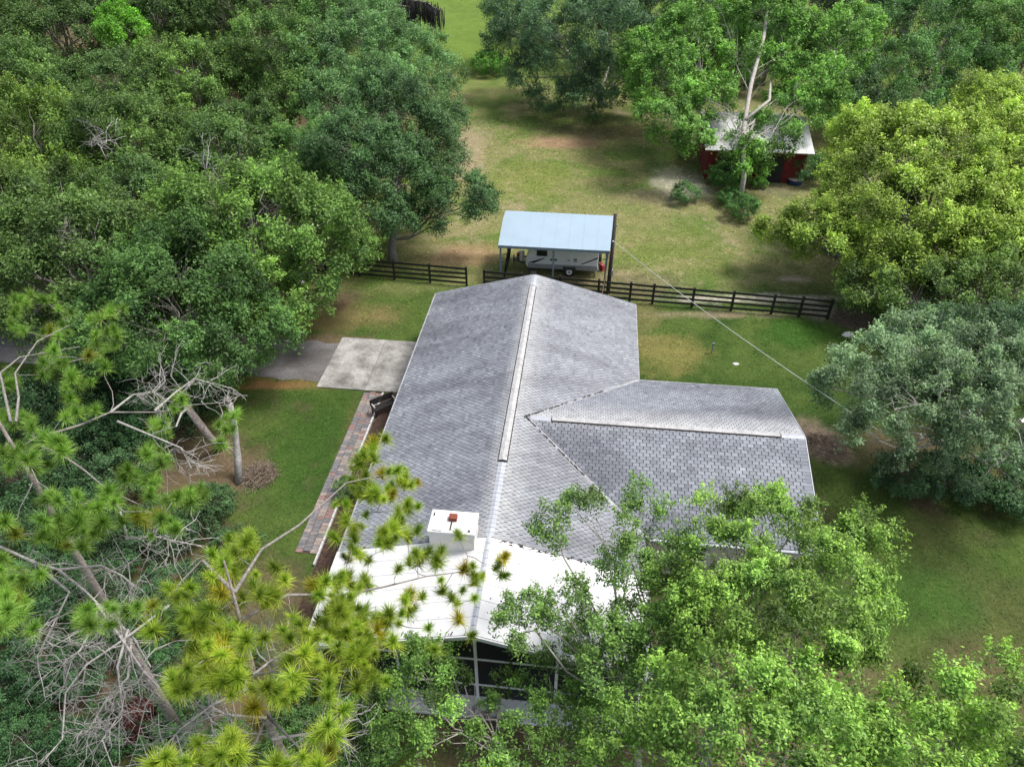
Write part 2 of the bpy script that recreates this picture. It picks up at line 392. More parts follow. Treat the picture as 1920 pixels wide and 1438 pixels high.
# ------------------------------------------------------------------ driveway, pad, walk, bed
SETU = dict(loc=(HX, HY, 0), rz=-HYAW)
def flat(name, pts_uv, z, th, mat):
    m_ = MB(); m_.slab([(u, v, z) for u, v in pts_uv], th)
    o = m_.build(name, mat); o.location = (HX, HY, 0); o.rotation_euler = (0, 0, -HYAW); tag(o, kind='structure'); return o
def ragged(p0, p1, n, amp, rng):
    return [(p0[0] + (p1[0] - p0[0]) * i / n + rng.uniform(-amp, amp) * (0 < i < n), p0[1] + (p1[1] - p0[1]) * i / n + rng.uniform(-amp, amp) * (0 < i < n)) for i in range(n + 1)]
rr = random.Random(3)
flat('driveway', ragged((-32, 6.55), (-11.2, 6.7), 30, .12, rr) + ragged((-11.2, 10.35), (-32, 10.2), 30, .14, rr), 0.012, 0.05, 'asphalt')
flat('concrete_pad', [(-11.16, 6.2), (-8.55, 6.2), (-8.55, 10.9), (-11.16, 10.9)], 0.055, 0.1, 'concrete')
flat('concrete_pad', [(-8.53, 6.2), (-5.5, 6.2), (-5.5, 10.9), (-8.53, 10.9)], 0.05, 0.1, 'concrete')
walk = flat('walkway', [(-8.5, -4.6), (-7.53, -4.6), (-7.53, 6.15), (-8.5, 6.15)], 0.012, 0.05, 'mulch')
pm = MB().box(-0.148, 0.148, -0.1, 0.1, 0.0, 0.05).mesh('paver')
pcols = [(0.25, 0.19, 0.17), (0.21, 0.19, 0.185), (0.28, 0.23, 0.20), (0.16, 0.155, 0.16), (0.235, 0.15, 0.135), (0.26, 0.235, 0.22)]
for i in range(3):
    for j in range(50):
        o = link('paver', pm, 'paver', walk)
        big = fbm(np.array([i * 0.5]), np.array([j * 0.35]), 5)[0]
        cc = pcols[int(min(5, max(0, big * 7 - 0.8 + rr.uniform(-1.2, 1.2))))]
        o.color = (*cc, 1); o.location = (-8.335 + i * 0.316 + rr.uniform(-.006, .006), -4.5 + j * 0.212 + (0.1 if i % 2 else 0) * 1, 0.0 + rr.uniform(0, .006))
        o.rotation_euler = (0, 0, rr.uniform(-.03, .03))
flat('planting_bed', [(-7.42, -9.0), (-5.35, -9.0), (-5.35, 6.1), (-7.42, 6.1)], 0.03, 0.05, 'mulch')
kb = MB()
for j in range(9): kb.box(-7.52, -7.43, -5.2 + j * 1.25, -5.2 + j * 1.25 + 1.23, 0.0, 0.13 + rr.uniform(0, .015))
o = kb.build('kerb', 'kerb_white', bevel=0.012); o.location = (HX, HY, 0); o.rotation_euler = (0, 0, -HYAW); tag(o, kind='structure')

# ------------------------------------------------------------------ the house
ZE, ZR, HWD = 2.7, 4.25, 5.62
SL = (ZR - ZE) / HWD
VB, VF, VP = 11.99, -6.42, -10.27
WU, WV, WB, WF, WZ = 12.08, 0.30, 5.15, -4.55, 4.05
house = empty('house', (HX, HY, 0), -HYAW)
tag(house, 'L shaped single storey house with weathered grey shingle roof and white porch roof', 'house')
wl = MB()
iw = HWD - 0.55
wl.prism([(-iw, VB - .45, 0), (iw, VB - .45, 0), (iw, VB - .45, ZE - .1), (0, VB - .45, ZR - .22), (-iw, VB - .45, ZE - .1)], (0, -(VB - VF - .75), 0))
wl.prism([(WU - .4, WF + .55, 0), (WU - .4, WB - .55, 0), (WU - .4, WB - .55, ZE - .1), (WU - .4, WV, WZ - .22), (WU - .4, WF + .55, ZE - .1)], (-(WU - .4 - iw - .01), 0, 0))
wl.build('wall', 'cream_wall', house)
roof = MB()
th = 0.14
roof.slab([(-HWD, VF, ZE), (0.0, VF, ZR), (0.0, VB, ZR), (-HWD, VB, ZE)], th)
roof.slab([(0.001, VF, ZR), (HWD, VF, ZE), (HWD, VB, ZE), (0.001, VB, ZR)], th)
us = (ZR - WZ) / SL
hb = WB - WV; sw = (WZ - ZE) / hb
roof.slab([(0.3, WF, ZE - .004), (WU, WF, ZE - .004), (WU, WV - .001, WZ - .004), (us, WV - .001, WZ - .004)], th)
roof.slab([(us, WV + .001, WZ - .004), (WU, WV + .001, WZ - .004), (WU, WB, ZE - .004), (0.3, WB, ZE - .004)], th)
roof_o = roof.build('roof', 'underlay', house)
# shingle tabs, each its own bit of geometry on its slope
def tab_box(TABW, ROW):
    W_, L_ = TABW * 0.86, ROW * 1.10
    return np.array([(-W_ / 2, 0, 0.004), (W_ / 2, 0, 0.004), (W_ / 2, L_, 0.001), (-W_ / 2, L_, 0.001), (-W_ / 2, 0, 0.018), (W_ / 2, 0, 0.018), (W_ / 2, L_, 0.006), (-W_ / 2, L_, 0.006)])
TBM = tab_box(.21, .15); TBW = tab_box(.27, .16); TF = np.array([(4, 5, 6, 7), (0, 1, 5, 4), (1, 2, 6, 5), (3, 0, 4, 7)])
def slope_tabs(origin, along, upv, length, rise_len, keep, seed, wash_fn, TABW=.21, ROW=.15, TB=None):
    TB = TBM if TB is None else TB
    """origin at the eave; along the eave, upv up the slope"""
    rng = np.random.default_rng(seed); out = []
    along = np.array(along, float); upv = np.array(upv, float); nrm = np.cross(along, upv); nrm = nrm if nrm[2] > 0 else -nrm
    nr = int(rise_len / ROW)
    for r in range(nr):
        off = (0.5 if r % 2 else 0) * TABW + rng.uniform(-.02, .02)
        nt_ = int(length / TABW) + 2
        for k in range(nt_):
            s = k * TABW + off
            if s < -0.01 or s > length + TABW * .5: continue
            s = min(max(s, TABW * .45), length - TABW * .45)
            q = np.array(origin) + along * s + upv * (r * ROW + 0.01)
            if not keep(q): continue
            base = 0.5 + 0.11 * rng.standard_normal()
            out.append((q, along, upv, nrm, float(np.clip(base, 0, 1)), wash_fn(q, r * ROW), rng.uniform(-.002, .004), TB))
    return out
c_, s_ = HWD / math.hypot(HWD, ZR - ZE), (ZR - ZE) / math.hypot(HWD, ZR - ZE)
RL = math.hypot(HWD, ZR - ZE)
cw, sw_ = hb / math.hypot(hb, WZ - ZE), (WZ - ZE) / math.hypot(hb, WZ - ZE)
RLW = math.hypot(hb, WZ - ZE)
def zmain(u): return ZR - abs(u) * SL
def zwing(v): return WZ - abs(v - WV) * sw
tabs = []
wm = lambda u: max(0.0, 1 - abs(u) / 1.3) * 0.55 + (0.10 if u > 0 else 0)
tabs += slope_tabs((-HWD, VF, ZE), (0, 1, 0), (c_, 0, s_), VB - VF, RL, lambda q: True, 1, lambda q, d: max(0, 1 - abs(q[0]) / 0.75) * 0.75)
tabs += slope_tabs((HWD, VF, ZE), (0, 1, 0), (-c_, 0, s_), VB - VF, RL, lambda q: not (q[0] > us and zwing(q[1]) > q[2] + 0.12), 2, lambda q, d: max(0, 1 - abs(q[0]) / 1.3) * 0.6 + 0.2)  # the even part paints this sun-side slope lighter
kw = lambda q: not (zmain(q[0]) > q[2] + 0.12) and q[0] > 0.2
wing_front = slope_tabs((0.0, WF, ZE), (1, 0, 0), (0, cw, sw_), WU, RLW, kw, 3, lambda q, d: max(0, 1 - abs(q[1] - WV) / 0.7) * 0.3, .27, .16, TBW)
tabs += slope_tabs((0.0, WB, ZE), (1, 0, 0), (0, -cw, sw_), WU, RLW, kw, 4, lambda q, d: max(0, 1 - abs(q[1] - WV) / 2.0) * 0.9)
rngs = random.Random(8)
wing_front.sort(key=lambda q: abs(q[0][0] - 9.0) + abs(q[0][1] + 0.4) * 1.6)
own, rest = wing_front[:290], wing_front[290:]
tabs += rest
V = []; C = []
for q, al, up_, nn, bs, ws, dz, TB in tabs:
    P = q[None, :] + TB[:, :1] * al + TB[:, 1:2] * up_ + (TB[:, 2:] + dz) * nn
    V.append(P[TF].reshape(-1, 3)); C += [(bs, ws, 0)] * len(TF)
sf = link('shingle_field', np_mesh('shingle_field', np.concatenate(V), 4, np.array(C)), 'shingle', roof_o); tag(sf, kind='stuff')
sm = np_mesh('shingle', TBW[TF].reshape(-1, 3), 4, np.array([(0.5, 0.0, 0)] * len(TF)))
wrot = Matrix(((1, 0, 0), (0, cw, -sw_), (0, sw_, cw))).to_euler()
for q, al, up_, nn, bs, ws, dz, TB in own:
    o = link('shingle', sm, 'shingle', roof_o); o.location = [float(x) for x in q + nn * dz]; o.rotation_euler = wrot
    k = (0.115 + 0.285 * bs) / (0.115 + 0.285 * 0.5) * (1 + ws * 0.8); o.color = (k, k, k, 1)
# ridge vents, ridge caps, valleys, rakes, gutters
def ridge_strip(a, b_, half, z, drop, axis, th_=0.035):
    mb = MB()
    if axis == 'v':
        mb.slab([(-half, a, z - drop), (0, a, z), (0, b_, z), (-half, b_, z - drop)], th_); mb.slab([(0.001, a, z), (half, a, z - drop), (half, b_, z - drop), (0.001, b_, z)], th_)
    else:
        mb.slab([(a, WV - half, z - drop), (b_, WV - half, z - drop), (b_, WV, z), (a, WV, z)], th_); mb.slab([(a, WV + .001, z), (b_, WV + .001, z), (b_, WV + half, z - drop), (a, WV + half, z - drop)], th_)
    return mb
nv = 12; L0, L1 = -2.6, 10.75
for k in range(nv):
    a, b_ = L0 + (L1 - L0) * k / nv, L0 + (L1 - L0) * (k + 1) / nv - 0.008
    ridge_strip(a, b_, 0.16, ZR + .075, 0.16 * SL, 'v').build('ridge_vent', 'ridge_metal', roof_o)
ridge_strip(L0 - .03, L1 + .03, 0.195, ZR + .045, 0.195 * SL, 'v', 0.03).build('vent_shadow', 'debris_and_shade', roof_o)  # dark strip painting the shadow below the vent edges
caps = MB(); rk = random.Random(4)
for a, b_ in ((VF + .02, L0 - .1), (L1 + .1, VB - .02)):
    n = int((b_ - a) / 0.2)
    for k in range(n):
        s = a + (b_ - a) * k / n
        z = ZR + .03 + rk.uniform(0, .008)
        q = ridge_strip(s, s + (b_ - a) / n - .012, 0.15, z, 0.15 * SL, 'v', 0.012); caps.add(q.v, q.f)
cme = caps.mesh('ridge_caps'); co_ = link('ridge_cap', cme, 'cap_gray', roof_o); tag(co_, kind='stuff')
for k in range(8):
    a, b_ = 1.75 + (11.1 - 1.75) * k / 8, 1.75 + (11.1 - 1.75) * (k + 1) / 8 - .008
    ridge_strip(a, b_, 0.12, WZ + .07, 0.12 * sw, 'u').build('ridge_vent', 'ridge_metal', roof_o)
ridge_strip(1.72, 11.12, 0.155, WZ + .045, 0.155 * sw, 'u', 0.03).build('vent_shadow', 'debris_and_shade', roof_o)  # same painted edge shadow for the wing vent
for a, b_ in ((us + .1, 1.7), (11.15, WU - .01)):
    ridge_strip(a, b_, 0.14, WZ + .03, 0.14 * sw, 'u', 0.012).build('ridge_cap', 'cap_gray', roof_o)
for s in (-1, 1):
    vend = WF if s < 0 else WB
    a = (us - .1, WV, WZ + .035); e_ = (HWD, vend, ZE + .03)
    mb = MB(); d = Vector((e_[0] - a[0], e_[1] - a[1], 0)).normalized(); sd = Vector((-d.y, d.x, 0)) * 0.085
    mb.slab([(a[0] - sd.x, a[1] - sd.y, a[2]), (e_[0] - sd.x, e_[1] - sd.y, e_[2]), (e_[0] + sd.x, e_[1] + sd.y, e_[2]), (a[0] + sd.x, a[1] + sd.y, a[2])], 0.01)
    mb.build('valley_strip', 'valley_metal', roof_o)
    mb = MB(); rv = random.Random(31 + s)
    for k in range(46):
        f = rv.random() ** 1.5 * 0.66
        x, y, z = [a[i] + (e_[i] - a[i]) * f for i in range(3)]
        l = rv.uniform(.05, .22); off = rv.uniform(-.03, .03)
        p0 = (x + sd.x * off * 12 * .1 - d.x * l / 2, y + sd.y * off - d.y * l / 2, z + .012); p1 = (x + d.x * l / 2, y + d.y * l / 2 + off, z + .012 - .02 * l)
        mb.beam(p0, p1, rv.uniform(.02, .06), rv.uniform(.015, .04))
    q = mb.build('leaf_debris', 'debris_and_shade', roof_o); tag(q, kind='stuff')
fa = MB()
fa.beam((-HWD - .03, VF, ZE - .07), (-HWD - .03, VB, ZE - .07), .06, .16)
fa.build('fascia', 'valley_metal', house)
MB().beam((HWD + .03, WB + .05, ZE - .07), (HWD + .03, VB, ZE - .07), .06, .16).build('fascia', 'valley_metal', house)
MB().beam((HWD, WB + .035, ZE - .09), (WU, WB + .035, ZE - .09), .06, .16).build('fascia', 'valley_metal', house)
gt = MB(); gt.beam((HWD + .1, WF - .06, ZE - .06), (WU, WF - .06, ZE - .06), .11, .12); gt.build('gutter', 'cap_gray', house, bevel=.02)
for a, b_ in (((-HWD, VB + .02, ZE - .05), (0, VB + .02, ZR - .05)), ((0, VB + .02, ZR - .05), (HWD, VB + .02, ZE - .05)), ((WU + .02, WF, ZE - .06), (WU + .02, WV, WZ - .06)), ((WU + .02, WV, WZ - .06), (WU + .02, WB, ZE - .06))):
    MB().beam(a, b_, .035, .17).build('rake_board', 'cap_gray', house)
# doors and windows in the walls under the eaves
def window(u, v, along, w_, h_, z0, nrm):
    f = MB(); a = Vector((along[0], along[1], 0)); n_ = Vector((nrm[0], nrm[1], 0)); c0 = Vector((u, v, z0))
    def pc(x0, x1, y0, y1, d0, d1):
        vs = []
        for dd in (d0, d1):
            for xx, zz in ((x0, y0), (x1, y0), (x1, y1), (x0, y1)): vs.append(c0 + a * xx + n_ * dd + Vector((0, 0, zz)))
        return vs, [(0, 3, 2, 1), (4, 5, 6, 7), (0, 1, 5, 4), (1, 2, 6, 5), (2, 3, 7, 6), (3, 0, 4, 7)]
    for q in ((-w_ / 2, w_ / 2, 0, .07), (-w_ / 2, w_ / 2, h_ - .07, h_), (-w_ / 2, -w_ / 2 + .07, .07, h_ - .07), (w_ / 2 - .07, w_ / 2, .07, h_ - .07), (-w_ / 2 + .07, w_ / 2 - .07, h_ / 2 - .025, h_ / 2 + .025)):
        f.add(*pc(*q, -.01, .05))
    fo = f.build('window', 'white_paint', house)
    MB().add(*pc(-w_ / 2 + .05, w_ / 2 - .05, .05, h_ - .05, -.005, .02)).build('pane', 'glass_dark', fo)
    MB().add(*pc(-w_ / 2 - .06, w_ / 2 + .06, -.07, -.003, -.01, .09)).build('sill', 'white_paint', fo)
for v in (-4.2, -0.6, 2.6): window(-iw, v, (0, 1), 1.3, 1.25, .9, (-1, 0))
for v in (7.2, 10.0): window(iw, v, (0, 1), 1.2, 1.2, .95, (1, 0))
for u in (7.5, 10.2): window(u, WB - .55, (1, 0), 1.2, 1.2, .95, (0, 1)); window(u, WF + .55, (1, 0), 1.3, 1.2, .95, (0, -1))
window(WU - .4, WV, (0, 1), 1.5, 1.2, .95, (1, 0))
dm = MB().box(-iw - .045, -iw + .01, 6.9, 9.6, 0, 2.15); dro = dm.build('garage_door', 'white_paint', house)
for k in range(4): MB().box(-iw - .06, -iw - .046, 6.95, 9.55, .05 + k * .53, .05 + k * .53 + .49).build('panel', 'white_panel', dro)
dm = MB().box(-iw - .045, -iw + .01, 4.6, 5.5, .05, 2.1); dro = dm.build('door', 'rust', house)
MB().box(-iw - .1, -iw - .046, 4.68, 4.74, 1.0, 1.06).build('handle', 'steel_light', dro)
# chimney
ch = MB().box(-2.0, -0.44, -6.98, -6.42, 0.0, 4.82).build('chimney', 'stucco', house, bevel=.015)
MB().box(-2.04, -0.40, -7.02, -6.02, 4.78, 5.0).build('cap', 'white_panel', ch, bevel=.02)
MB().box(-2.0, -0.44, -6.41, -6.06, 3.2, 4.775).build('flue_stack', 'stucco', ch)
fl = MB().box(-1.38, -1.10, -6.52, -6.28, 5.0, 5.16).build('flue', 'rust', ch, bevel=.01)
st_ = MB()
rs = random.Random(2)
for u0, v0, du, dv in ((-1.27, -6.72, .025, .19), (-1.72, -6.965, .17, .016), (-1.05, -6.965, .10, .02), (-.62, -6.88, .04, .05), (-1.93, -6.25, .025, .08)):
    st_.box(u0 - du, u0 + du, v0 - dv, v0 + dv, 5.001, 5.006)
st_.build('crack', 'debris_and_shade', ch)
# white porch roof of aluminium panels
pr = MB()
pr.slab([(-HWD - .05, VP, ZE - .03), (0, VP, ZR - .03), (0, VF - .02, ZR - .03), (-HWD - .05, VF - .02, ZE - .03)], .07)
pr.slab([(0.001, VP, ZR - .03), (HWD + .05, VP, ZE - .03), (HWD + .05, VF - .02, ZE - .03), (0.001, VF - .02, ZR - .03)], .07)
porch = pr.build('porch_roof', 'white_paint', house)
npn = 6
for s in (-1, 1):
    for k in range(npn):
        a = VP - .02 + (VF - VP) * k / npn; b_ = VP - .02 + (VF - VP) * (k + 1) / npn - .012
        x0, x1 = s * .02, s * (HWD + .08)
        z0, z1 = ZR + .03 + rs.uniform(0, .004), ZE + .02
        q = [(x1, a, z1), (x0, a, z0), (x0, b_, z0), (x1, b_, z1)]
        MB().slab(q if s < 0 else q[::-1], .05).build('roof_panel', 'white_panel', porch)
for k in range(12):
    a = VP - .03 + (VF - VP + .05) * k / 12
    ridge_strip(a, a + (VF - VP) / 12 - .015, .085, ZR + .075, .085 * SL, 'v', .02).build('ridge_cap', 'cap_gray', porch)
for s in (-1, 1):
    MB().beam((0, VP - .07, ZR - .04), (s * (HWD + .06), VP - .07, ZE - .05), .05, .16).build('rake_trim', 'white_panel', porch)
dl = MB(); rd = random.Random(12)
for k in range(150):
    side = rd.random(); u = rd.uniform(.3, 5.0) if side < .55 else rd.uniform(-5.2, 5.2)
    v = VF - .03 - abs(rd.gauss(0, .06)) if side < .55 else (rd.uniform(VP, VF) if side < .85 else VP + abs(rd.gauss(0, .15)))
    l = rd.uniform(.03, .13) * (1.6 if side < .4 else 1); a_ = rd.uniform(-.5, .5) if side < .55 else rd.uniform(0, 3.1)
    zz = ZR + .042 - abs(u) * (ZR - ZE + .01) / (HWD + .06)
    dl.beam((u - l * math.cos(a_) / 2, v - l * math.sin(a_) / 2, zz + .004), (u + l * math.cos(a_) / 2, v + l * math.sin(a_) / 2, zz + .004 - l * math.cos(a_) * SL * (1 if u > 0 else -1) * .5), rd.uniform(.012, .04), .012)
tag(dl.build('leaf_litter', 'debris_and_shade', porch), kind='stuff')
# screened porch front and sides
PF = VP + .28
for u in (-5.3, -2.65, 0.0, 2.65, 5.3):
    MB().box(u - .05, u + .05, PF - .05, PF + .05, .12, zmain(u) - .16).build('porch_post', 'white_paint', house)
for s in (-1, 1):
    for v in (-8.3, -6.95):
        MB().box(s * 5.3 - .05, s * 5.3 + .05, v - .05, v + .05, .12, zmain(5.3) - .16).build('porch_post', 'white_paint', house)
for i, u in enumerate((-5.3, -2.65, 0.0, 2.65)):
    u1 = u + 2.65
    for z in (.9, 2.45):
        MB().box(u + .051, u1 - .051, PF - .035, PF + .035, z - .04, z + .04).build('porch_rail', 'white_paint', house)
    a, b_ = u + .051, u1 - .051
    MB().prism([(a, PF - .006, .13), (b_, PF - .006, .13), (b_, PF - .006, zmain(b_) - .14), (a, PF - .006, zmain(a) - .14)], (0, .012, 0)).build('screen_panel', 'screen', house)
for s in (-1, 1):
    for v0, v1 in ((PF + .051, -8.351), (-8.249, -7.001)):
        MB().box(s * 5.3 - .006, s * 5.3 + .006, v0, v1, .13, 2.5).build('screen_panel', 'screen', house)
MB().box(-5.5, 5.55, -10.75, VF + .9, -.05, .12).build('patio_slab', 'white_paint', house, bevel=.02)
MB().box(-5.05, 5.05, -7.0, VF - .1 + .4, .121, .14).build('porch_floor', 'concrete', house)

# small planting bed things
def bench(loc, rz):
    b0 = empty('garden_bench', loc, rz); tag(b0, 'low black slatted bench in the mulch bed beside the brick walk', 'bench')
    for k in range(4): MB().box(-.65, .65, -.2 + k * .105, -.2 + k * .105 + .085, .42, .45).build('slat', 'black_paint', b0)
    for k in range(3): MB().box(-.65, .65, .23, .26, .5 + k * .13, .5 + k * .13 + .1).build('slat', 'black_paint', b0)
    for x in (-.58, .58):
        MB().box(x - .03, x + .03, -.2, -.14, 0, .419).build('leg', 'black_paint', b0); MB().box(x - .03, x + .03, .17, .229, 0, .86).build('leg', 'black_paint', b0)
        MB().box(x - .03, x + .03, -.2, .169, .62, .66).build('armrest', 'ridge_metal', b0)
    return b0
q = at(722, 772); bench((q[0], q[1], .03), math.radians(35))

# ------------------------------------------------------------------ fence
def fence(pts, label, group, skip=()):
    f = empty('board_fence', (pts[0][0], pts[0][1], 0)); tag(f, label, 'fence', group)
    o0 = np.array([pts[0][0], pts[0][1], 0.0]); rf = random.Random(len(pts))
    for i, q in enumerate(pts):
        x, y = q[0] - o0[0], q[1] - o0[1]
        MB().box(x - .065, x + .065, y - .065, y + .065, 0, 1.42 + rf.uniform(-.03, .05)).build('post', 'black_paint', f)
    for i in range(len(pts) - 1):
        a, b_ = np.array([pts[i][0], pts[i][1]]) - o0[:2], np.array([pts[i + 1][0], pts[i + 1][1]]) - o0[:2]
        d = (b_ - a) / np.linalg.norm(b_ - a); nn = np.array([d[1], -d[0]]) * .085
        if nn[1] > 0: nn = -nn
        for k in range(4):
            z = .26 + k * .345
            MB().beam((a[0] + nn[0] + d[0] * .012, a[1] + nn[1], z + rf.uniform(-.02, .02)), (b_[0] + nn[0] - d[0] * .012, b_[1] + nn[1], z + rf.uniform(-.02, .02)), .03, .14).build('board', 'black_paint', f)
    return f
def fy(x): return 40.72 - .178 * (x + 2.9)
fence([(x, fy(x) + .2) for x in (-17.2, -14.8, -12.4, -10.1, -7.72, -5.33, -2.92)], 'black four board fence left of the gap, under the oaks', 'black board fences')
fence([(x, fy(x)) for x in (-1.75, .65, 3.05, 5.45, 7.4, 8.8, 11.18, 13.52, 15.88, 17.48, 19.12)], 'black four board fence running right from the carport past the sandy strip', 'black board fences')

# ------------------------------------------------------------------ carport, trailer, pole
cp = empty('carport', (2.85, 43.2, 0), 0); tag(cp, 'open metal carport with pale blue flat roof sheltering a camper', 'carport')
o0 = np.array([2.85, 43.2, 0])
zf, zb = 2.85, 3.12
fl_, fr_, br_, bl_ = at(934, 460, zf), at(1145, 471, zf), at(1150, 405, zb), at(948, 395, zb)
ct = at(943, 411, zb - .06)
fr2 = np.array(fr_)
def cz(q): return np.array(q) - o0
rsh = MB().slab([cz(fl_), cz(fr_), cz(br_), cz(bl_), cz(ct)], .05).build('roof_sheet', 'carport_roof', cp)
for k in range(1, 8):
    f = k / 8
    a = fl_ + (fr_ - fl_) * f; b_ = bl_ + (br_ - bl_) * f
    if k == 1: b_ = a + (b_ - a) * .96
    MB().beam(cz(a + (b_ - a) * .004) + (0, 0, .008), cz(a + (b_ - a) * .996) + (0, 0, .002), .03, .014).build('rib', 'carport_roof', rsh)
MB().beam(cz(fl_ + (0, .03, -.12)), cz(fr_ + (0, .03, -.12)), .06, .13).build('beam', 'carport_steel', cp)
MB().beam(cz(bl_ + (0.1, -.1, -.13)), cz(br_ + (0, -.1, -.13)), .06, .13).build('beam', 'carport_steel', cp)
for f in (.02, .5, .975):
    for nm, (a, b_) in (('front', (fl_, fr_)), ('back', (bl_, br_))):
        q = a + (b_ - a) * f
        yy = q[1] + (.25 if nm == 'front' else -.25)
        if f == .5 and nm == 'back': continue
        MB().box(q[0] - o0[0] - .06, q[0] - o0[0] + .06, yy - o0[1] - .06, yy - o0[1] + .06, 0, q[2] - .1).build('post', 'carport_steel', cp)
    a, b_ = fl_ + (fr_ - fl_) * f, bl_ + (br_ - bl_) * f
    MB().beam(cz(a + (0, .15, -.12)), cz(b_ + (0, -.15, -.12)), .05, .1).build('rafter', 'carport_steel', cp)
q = fl_ + (fr_ - fl_) * .03
MB().slab([(q[0] - o0[0] + .33, q[1] - o0[1] + .6, 2.68), (q[0] - o0[0] + .52, q[1] - o0[1] + .55, 2.66), (q[0] - o0[0] + .46, q[1] - o0[1] + .8, 2.7), (q[0] - o0[0] + .3, q[1] - o0[1] + .85, 2.7)], .03).build('tarp_tie', 'steel_dark', cp)
tp = MB()
tb = []
for k in range(9):
    f = k / 8; x = .55 - .42 * f ** 1.2; wdt = .10 + .16 * math.sin(math.pi * min(1, f * 1.1)); z = 2.66 - 2.5 * f
    tb.append(((x - wdt / 2, -.03 + .05 * math.sin(k * 2.1), z), (x + wdt / 2, .05 * math.cos(k * 1.7), z)))
for k in range(8):
    (a, b_), (c2, d2) = tb[k], tb[k + 1]
    vs = [a, b_, d2, c2]; vs2 = [(x, y + .05, z) for x, y, z in vs]
    tp.add(vs + vs2, [(0, 3, 2, 1), (4, 5, 6, 7), (0, 1, 5, 4), (1, 2, 6, 5), (2, 3, 7, 6), (3, 0, 4, 7)])
t_o = tp.build('hanging_tarp', 'tarp'); t_o.location = (float(q[0]), float(q[1]) + .7, 0); tag(t_o, 'narrow black tarp hanging at the left end of the carport', 'tarp')

def trailer(loc, rz):
    tr = empty('travel_trailer', loc, rz); tag(tr, 'small grey and white camper trailer parked under the blue carport', 'trailer')
    L = 4.75
    prof = [(.0, .72), (.12, .52), (L - .1, .52), (L, .62), (L, 2.35), (L - .15, 2.52), (1.0, 2.6), (.62, 2.5), (.05, 1.25)]
    MB().prism([(x, 0, z) for x, z in prof], (0, 2.1, 0)).build('body', 'trailer_white', tr, bevel=.05)
    MB().prism([(.14, -.012, .50), (L - .03, -.012, .50), (L - .03, -.012, .86), (.14, -.012, .80)], (0, .011, 0)).build('skirt', 'trailer_gray', tr)
    MB().prism([(.78, -.012, 1.95), (L - .08, -.012, 1.95), (L - .08, -.012, 2.32), (.95, -.012, 2.42)], (0, .011, 0)).build('shade_band', 'cap_gray', tr)  # grey stands for the carport roof's shadow on the camper side
    wdw = MB().box(.72, 1.42, -.03, -.001, 1.4, 1.86).build('window', 'steel_dark', tr, bevel=.02); MB().box(.77, 1.37, -.036, -.031, 1.45, 1.81).build('pane', 'glass_dark', wdw)
    MB().box(1.62, 2.05, -.02, -.001, 1.12, 1.24).build('vent', 'black_paint', tr)
    MB().box(2.75, 2.9, -.02, -.001, 1.15, 1.22).build('hatch', 'steel_dark', tr); MB().box(3.15, 3.38, -.02, -.001, 1.1, 1.36).build('hatch', 'trailer_gray', tr)
    for pts in ([(.12, .86), (.55, .86), (1.3, 1.26), (1.16, 1.26)], [(3.6, .95), (3.75, .95), (L - .03, 1.42), (L - .03, 1.52)], [(2.55, 1.88), (2.82, 1.86), (3.3, 2.3), (3.1, 2.34)]):
        MB().prism([(x, -.022, z) for x, z in pts], (0, .009, 0)).build('stripe', 'black_paint', tr)
    MB().tube([(2.2, -.09, 2.44), (L - .2, -.09, 2.42)], .06, 8).build('awning', 'trailer_gray', tr, smooth=False)
    for yy, sgn in ((-.03, 1), (1.93, 1)):
        wh_ = MB().tube([(2.9, yy, .34), (2.9, yy + .2, .34)], .34, 20).build('wheel', 'rubber', tr)
        MB().tube([(2.9, yy - .02, .34), (2.9, yy - .001, .34)], .2, 16).build('rim', 'trailer_white', wh_); MB().tube([(2.9, yy - .035, .34), (2.9, yy - .021, .34)], .06, 10).build('hub', 'steel_dark', wh_)
    MB().prism([(2.46, -.06, .5), (2.5, -.06, .72), (3.3, -.06, .72), (3.34, -.06, .5)], (0, .05, 0)).build('fender', 'steel_dark', tr)
    for s in (.35, 1.75): MB().beam((.3, s, .5), (-.95, 1.05, .5), .08, .1).build('hitch_bar', 'steel_dark', tr)
    MB().tube([(-.9, 1.05, .08), (-.9, 1.05, .85)], .04, 8).build('jack', 'steel_dark', tr)
    for y_ in (.85, 1.25): MB().tube([(-.35, y_, .52), (-.35, y_, .58), (-.35, y_, .98), (-.35, y_, 1.06)], [.1, .15, .15, .07], 12).build('gas_bottle', 'trailer_white', tr)
    sp = MB().tube([(L + .02, 1.05, 1.0), (L + .22, 1.05, 1.0)], .33, 18).build('spare_wheel', 'rubber', tr)
    MB().box(L - .02, L + .1, -.0, 2.1, .42, .52).build('bumper', 'steel_dark', tr)
    MB().box(.2, .5, .2, .45, 0, .5).build('support', 'steel_dark', tr)
    MB().box(.35, .75, -.32, -.04, .26, .30).build('step', 'steel_light', tr)
    return tr
q = at(983, 500)
trailer((.93, 42.45, 0), math.radians(-7))
def can(loc, label, rz=0):
    c0 = empty('fuel_can', loc, rz); tag(c0, label, 'fuel can')
    MB().prism([(-.2, -.12, 0), (.2, -.12, 0), (.2, -.12, .36), (.08, -.12, .46), (-.2, -.12, .46)], (0, .24, 0)).build('body', 'red_paint', c0, bevel=.03)
    MB().tube([(.16, 0, .4), (.24, 0, .55), (.34, 0, .62)], [.035, .03, .02], 8).build('spout', 'white_paint', c0); MB().tube([(-.15, 0, .46), (-.13, 0, .54), (.02, 0, .54), (.04, 0, .46)], .02, 6).build('handle', 'red_paint', c0)
q = at(972, 481); can((q[0] + .1, q[1] - .3, 0), 'red fuel can on the ground behind the camper hitch', .5)
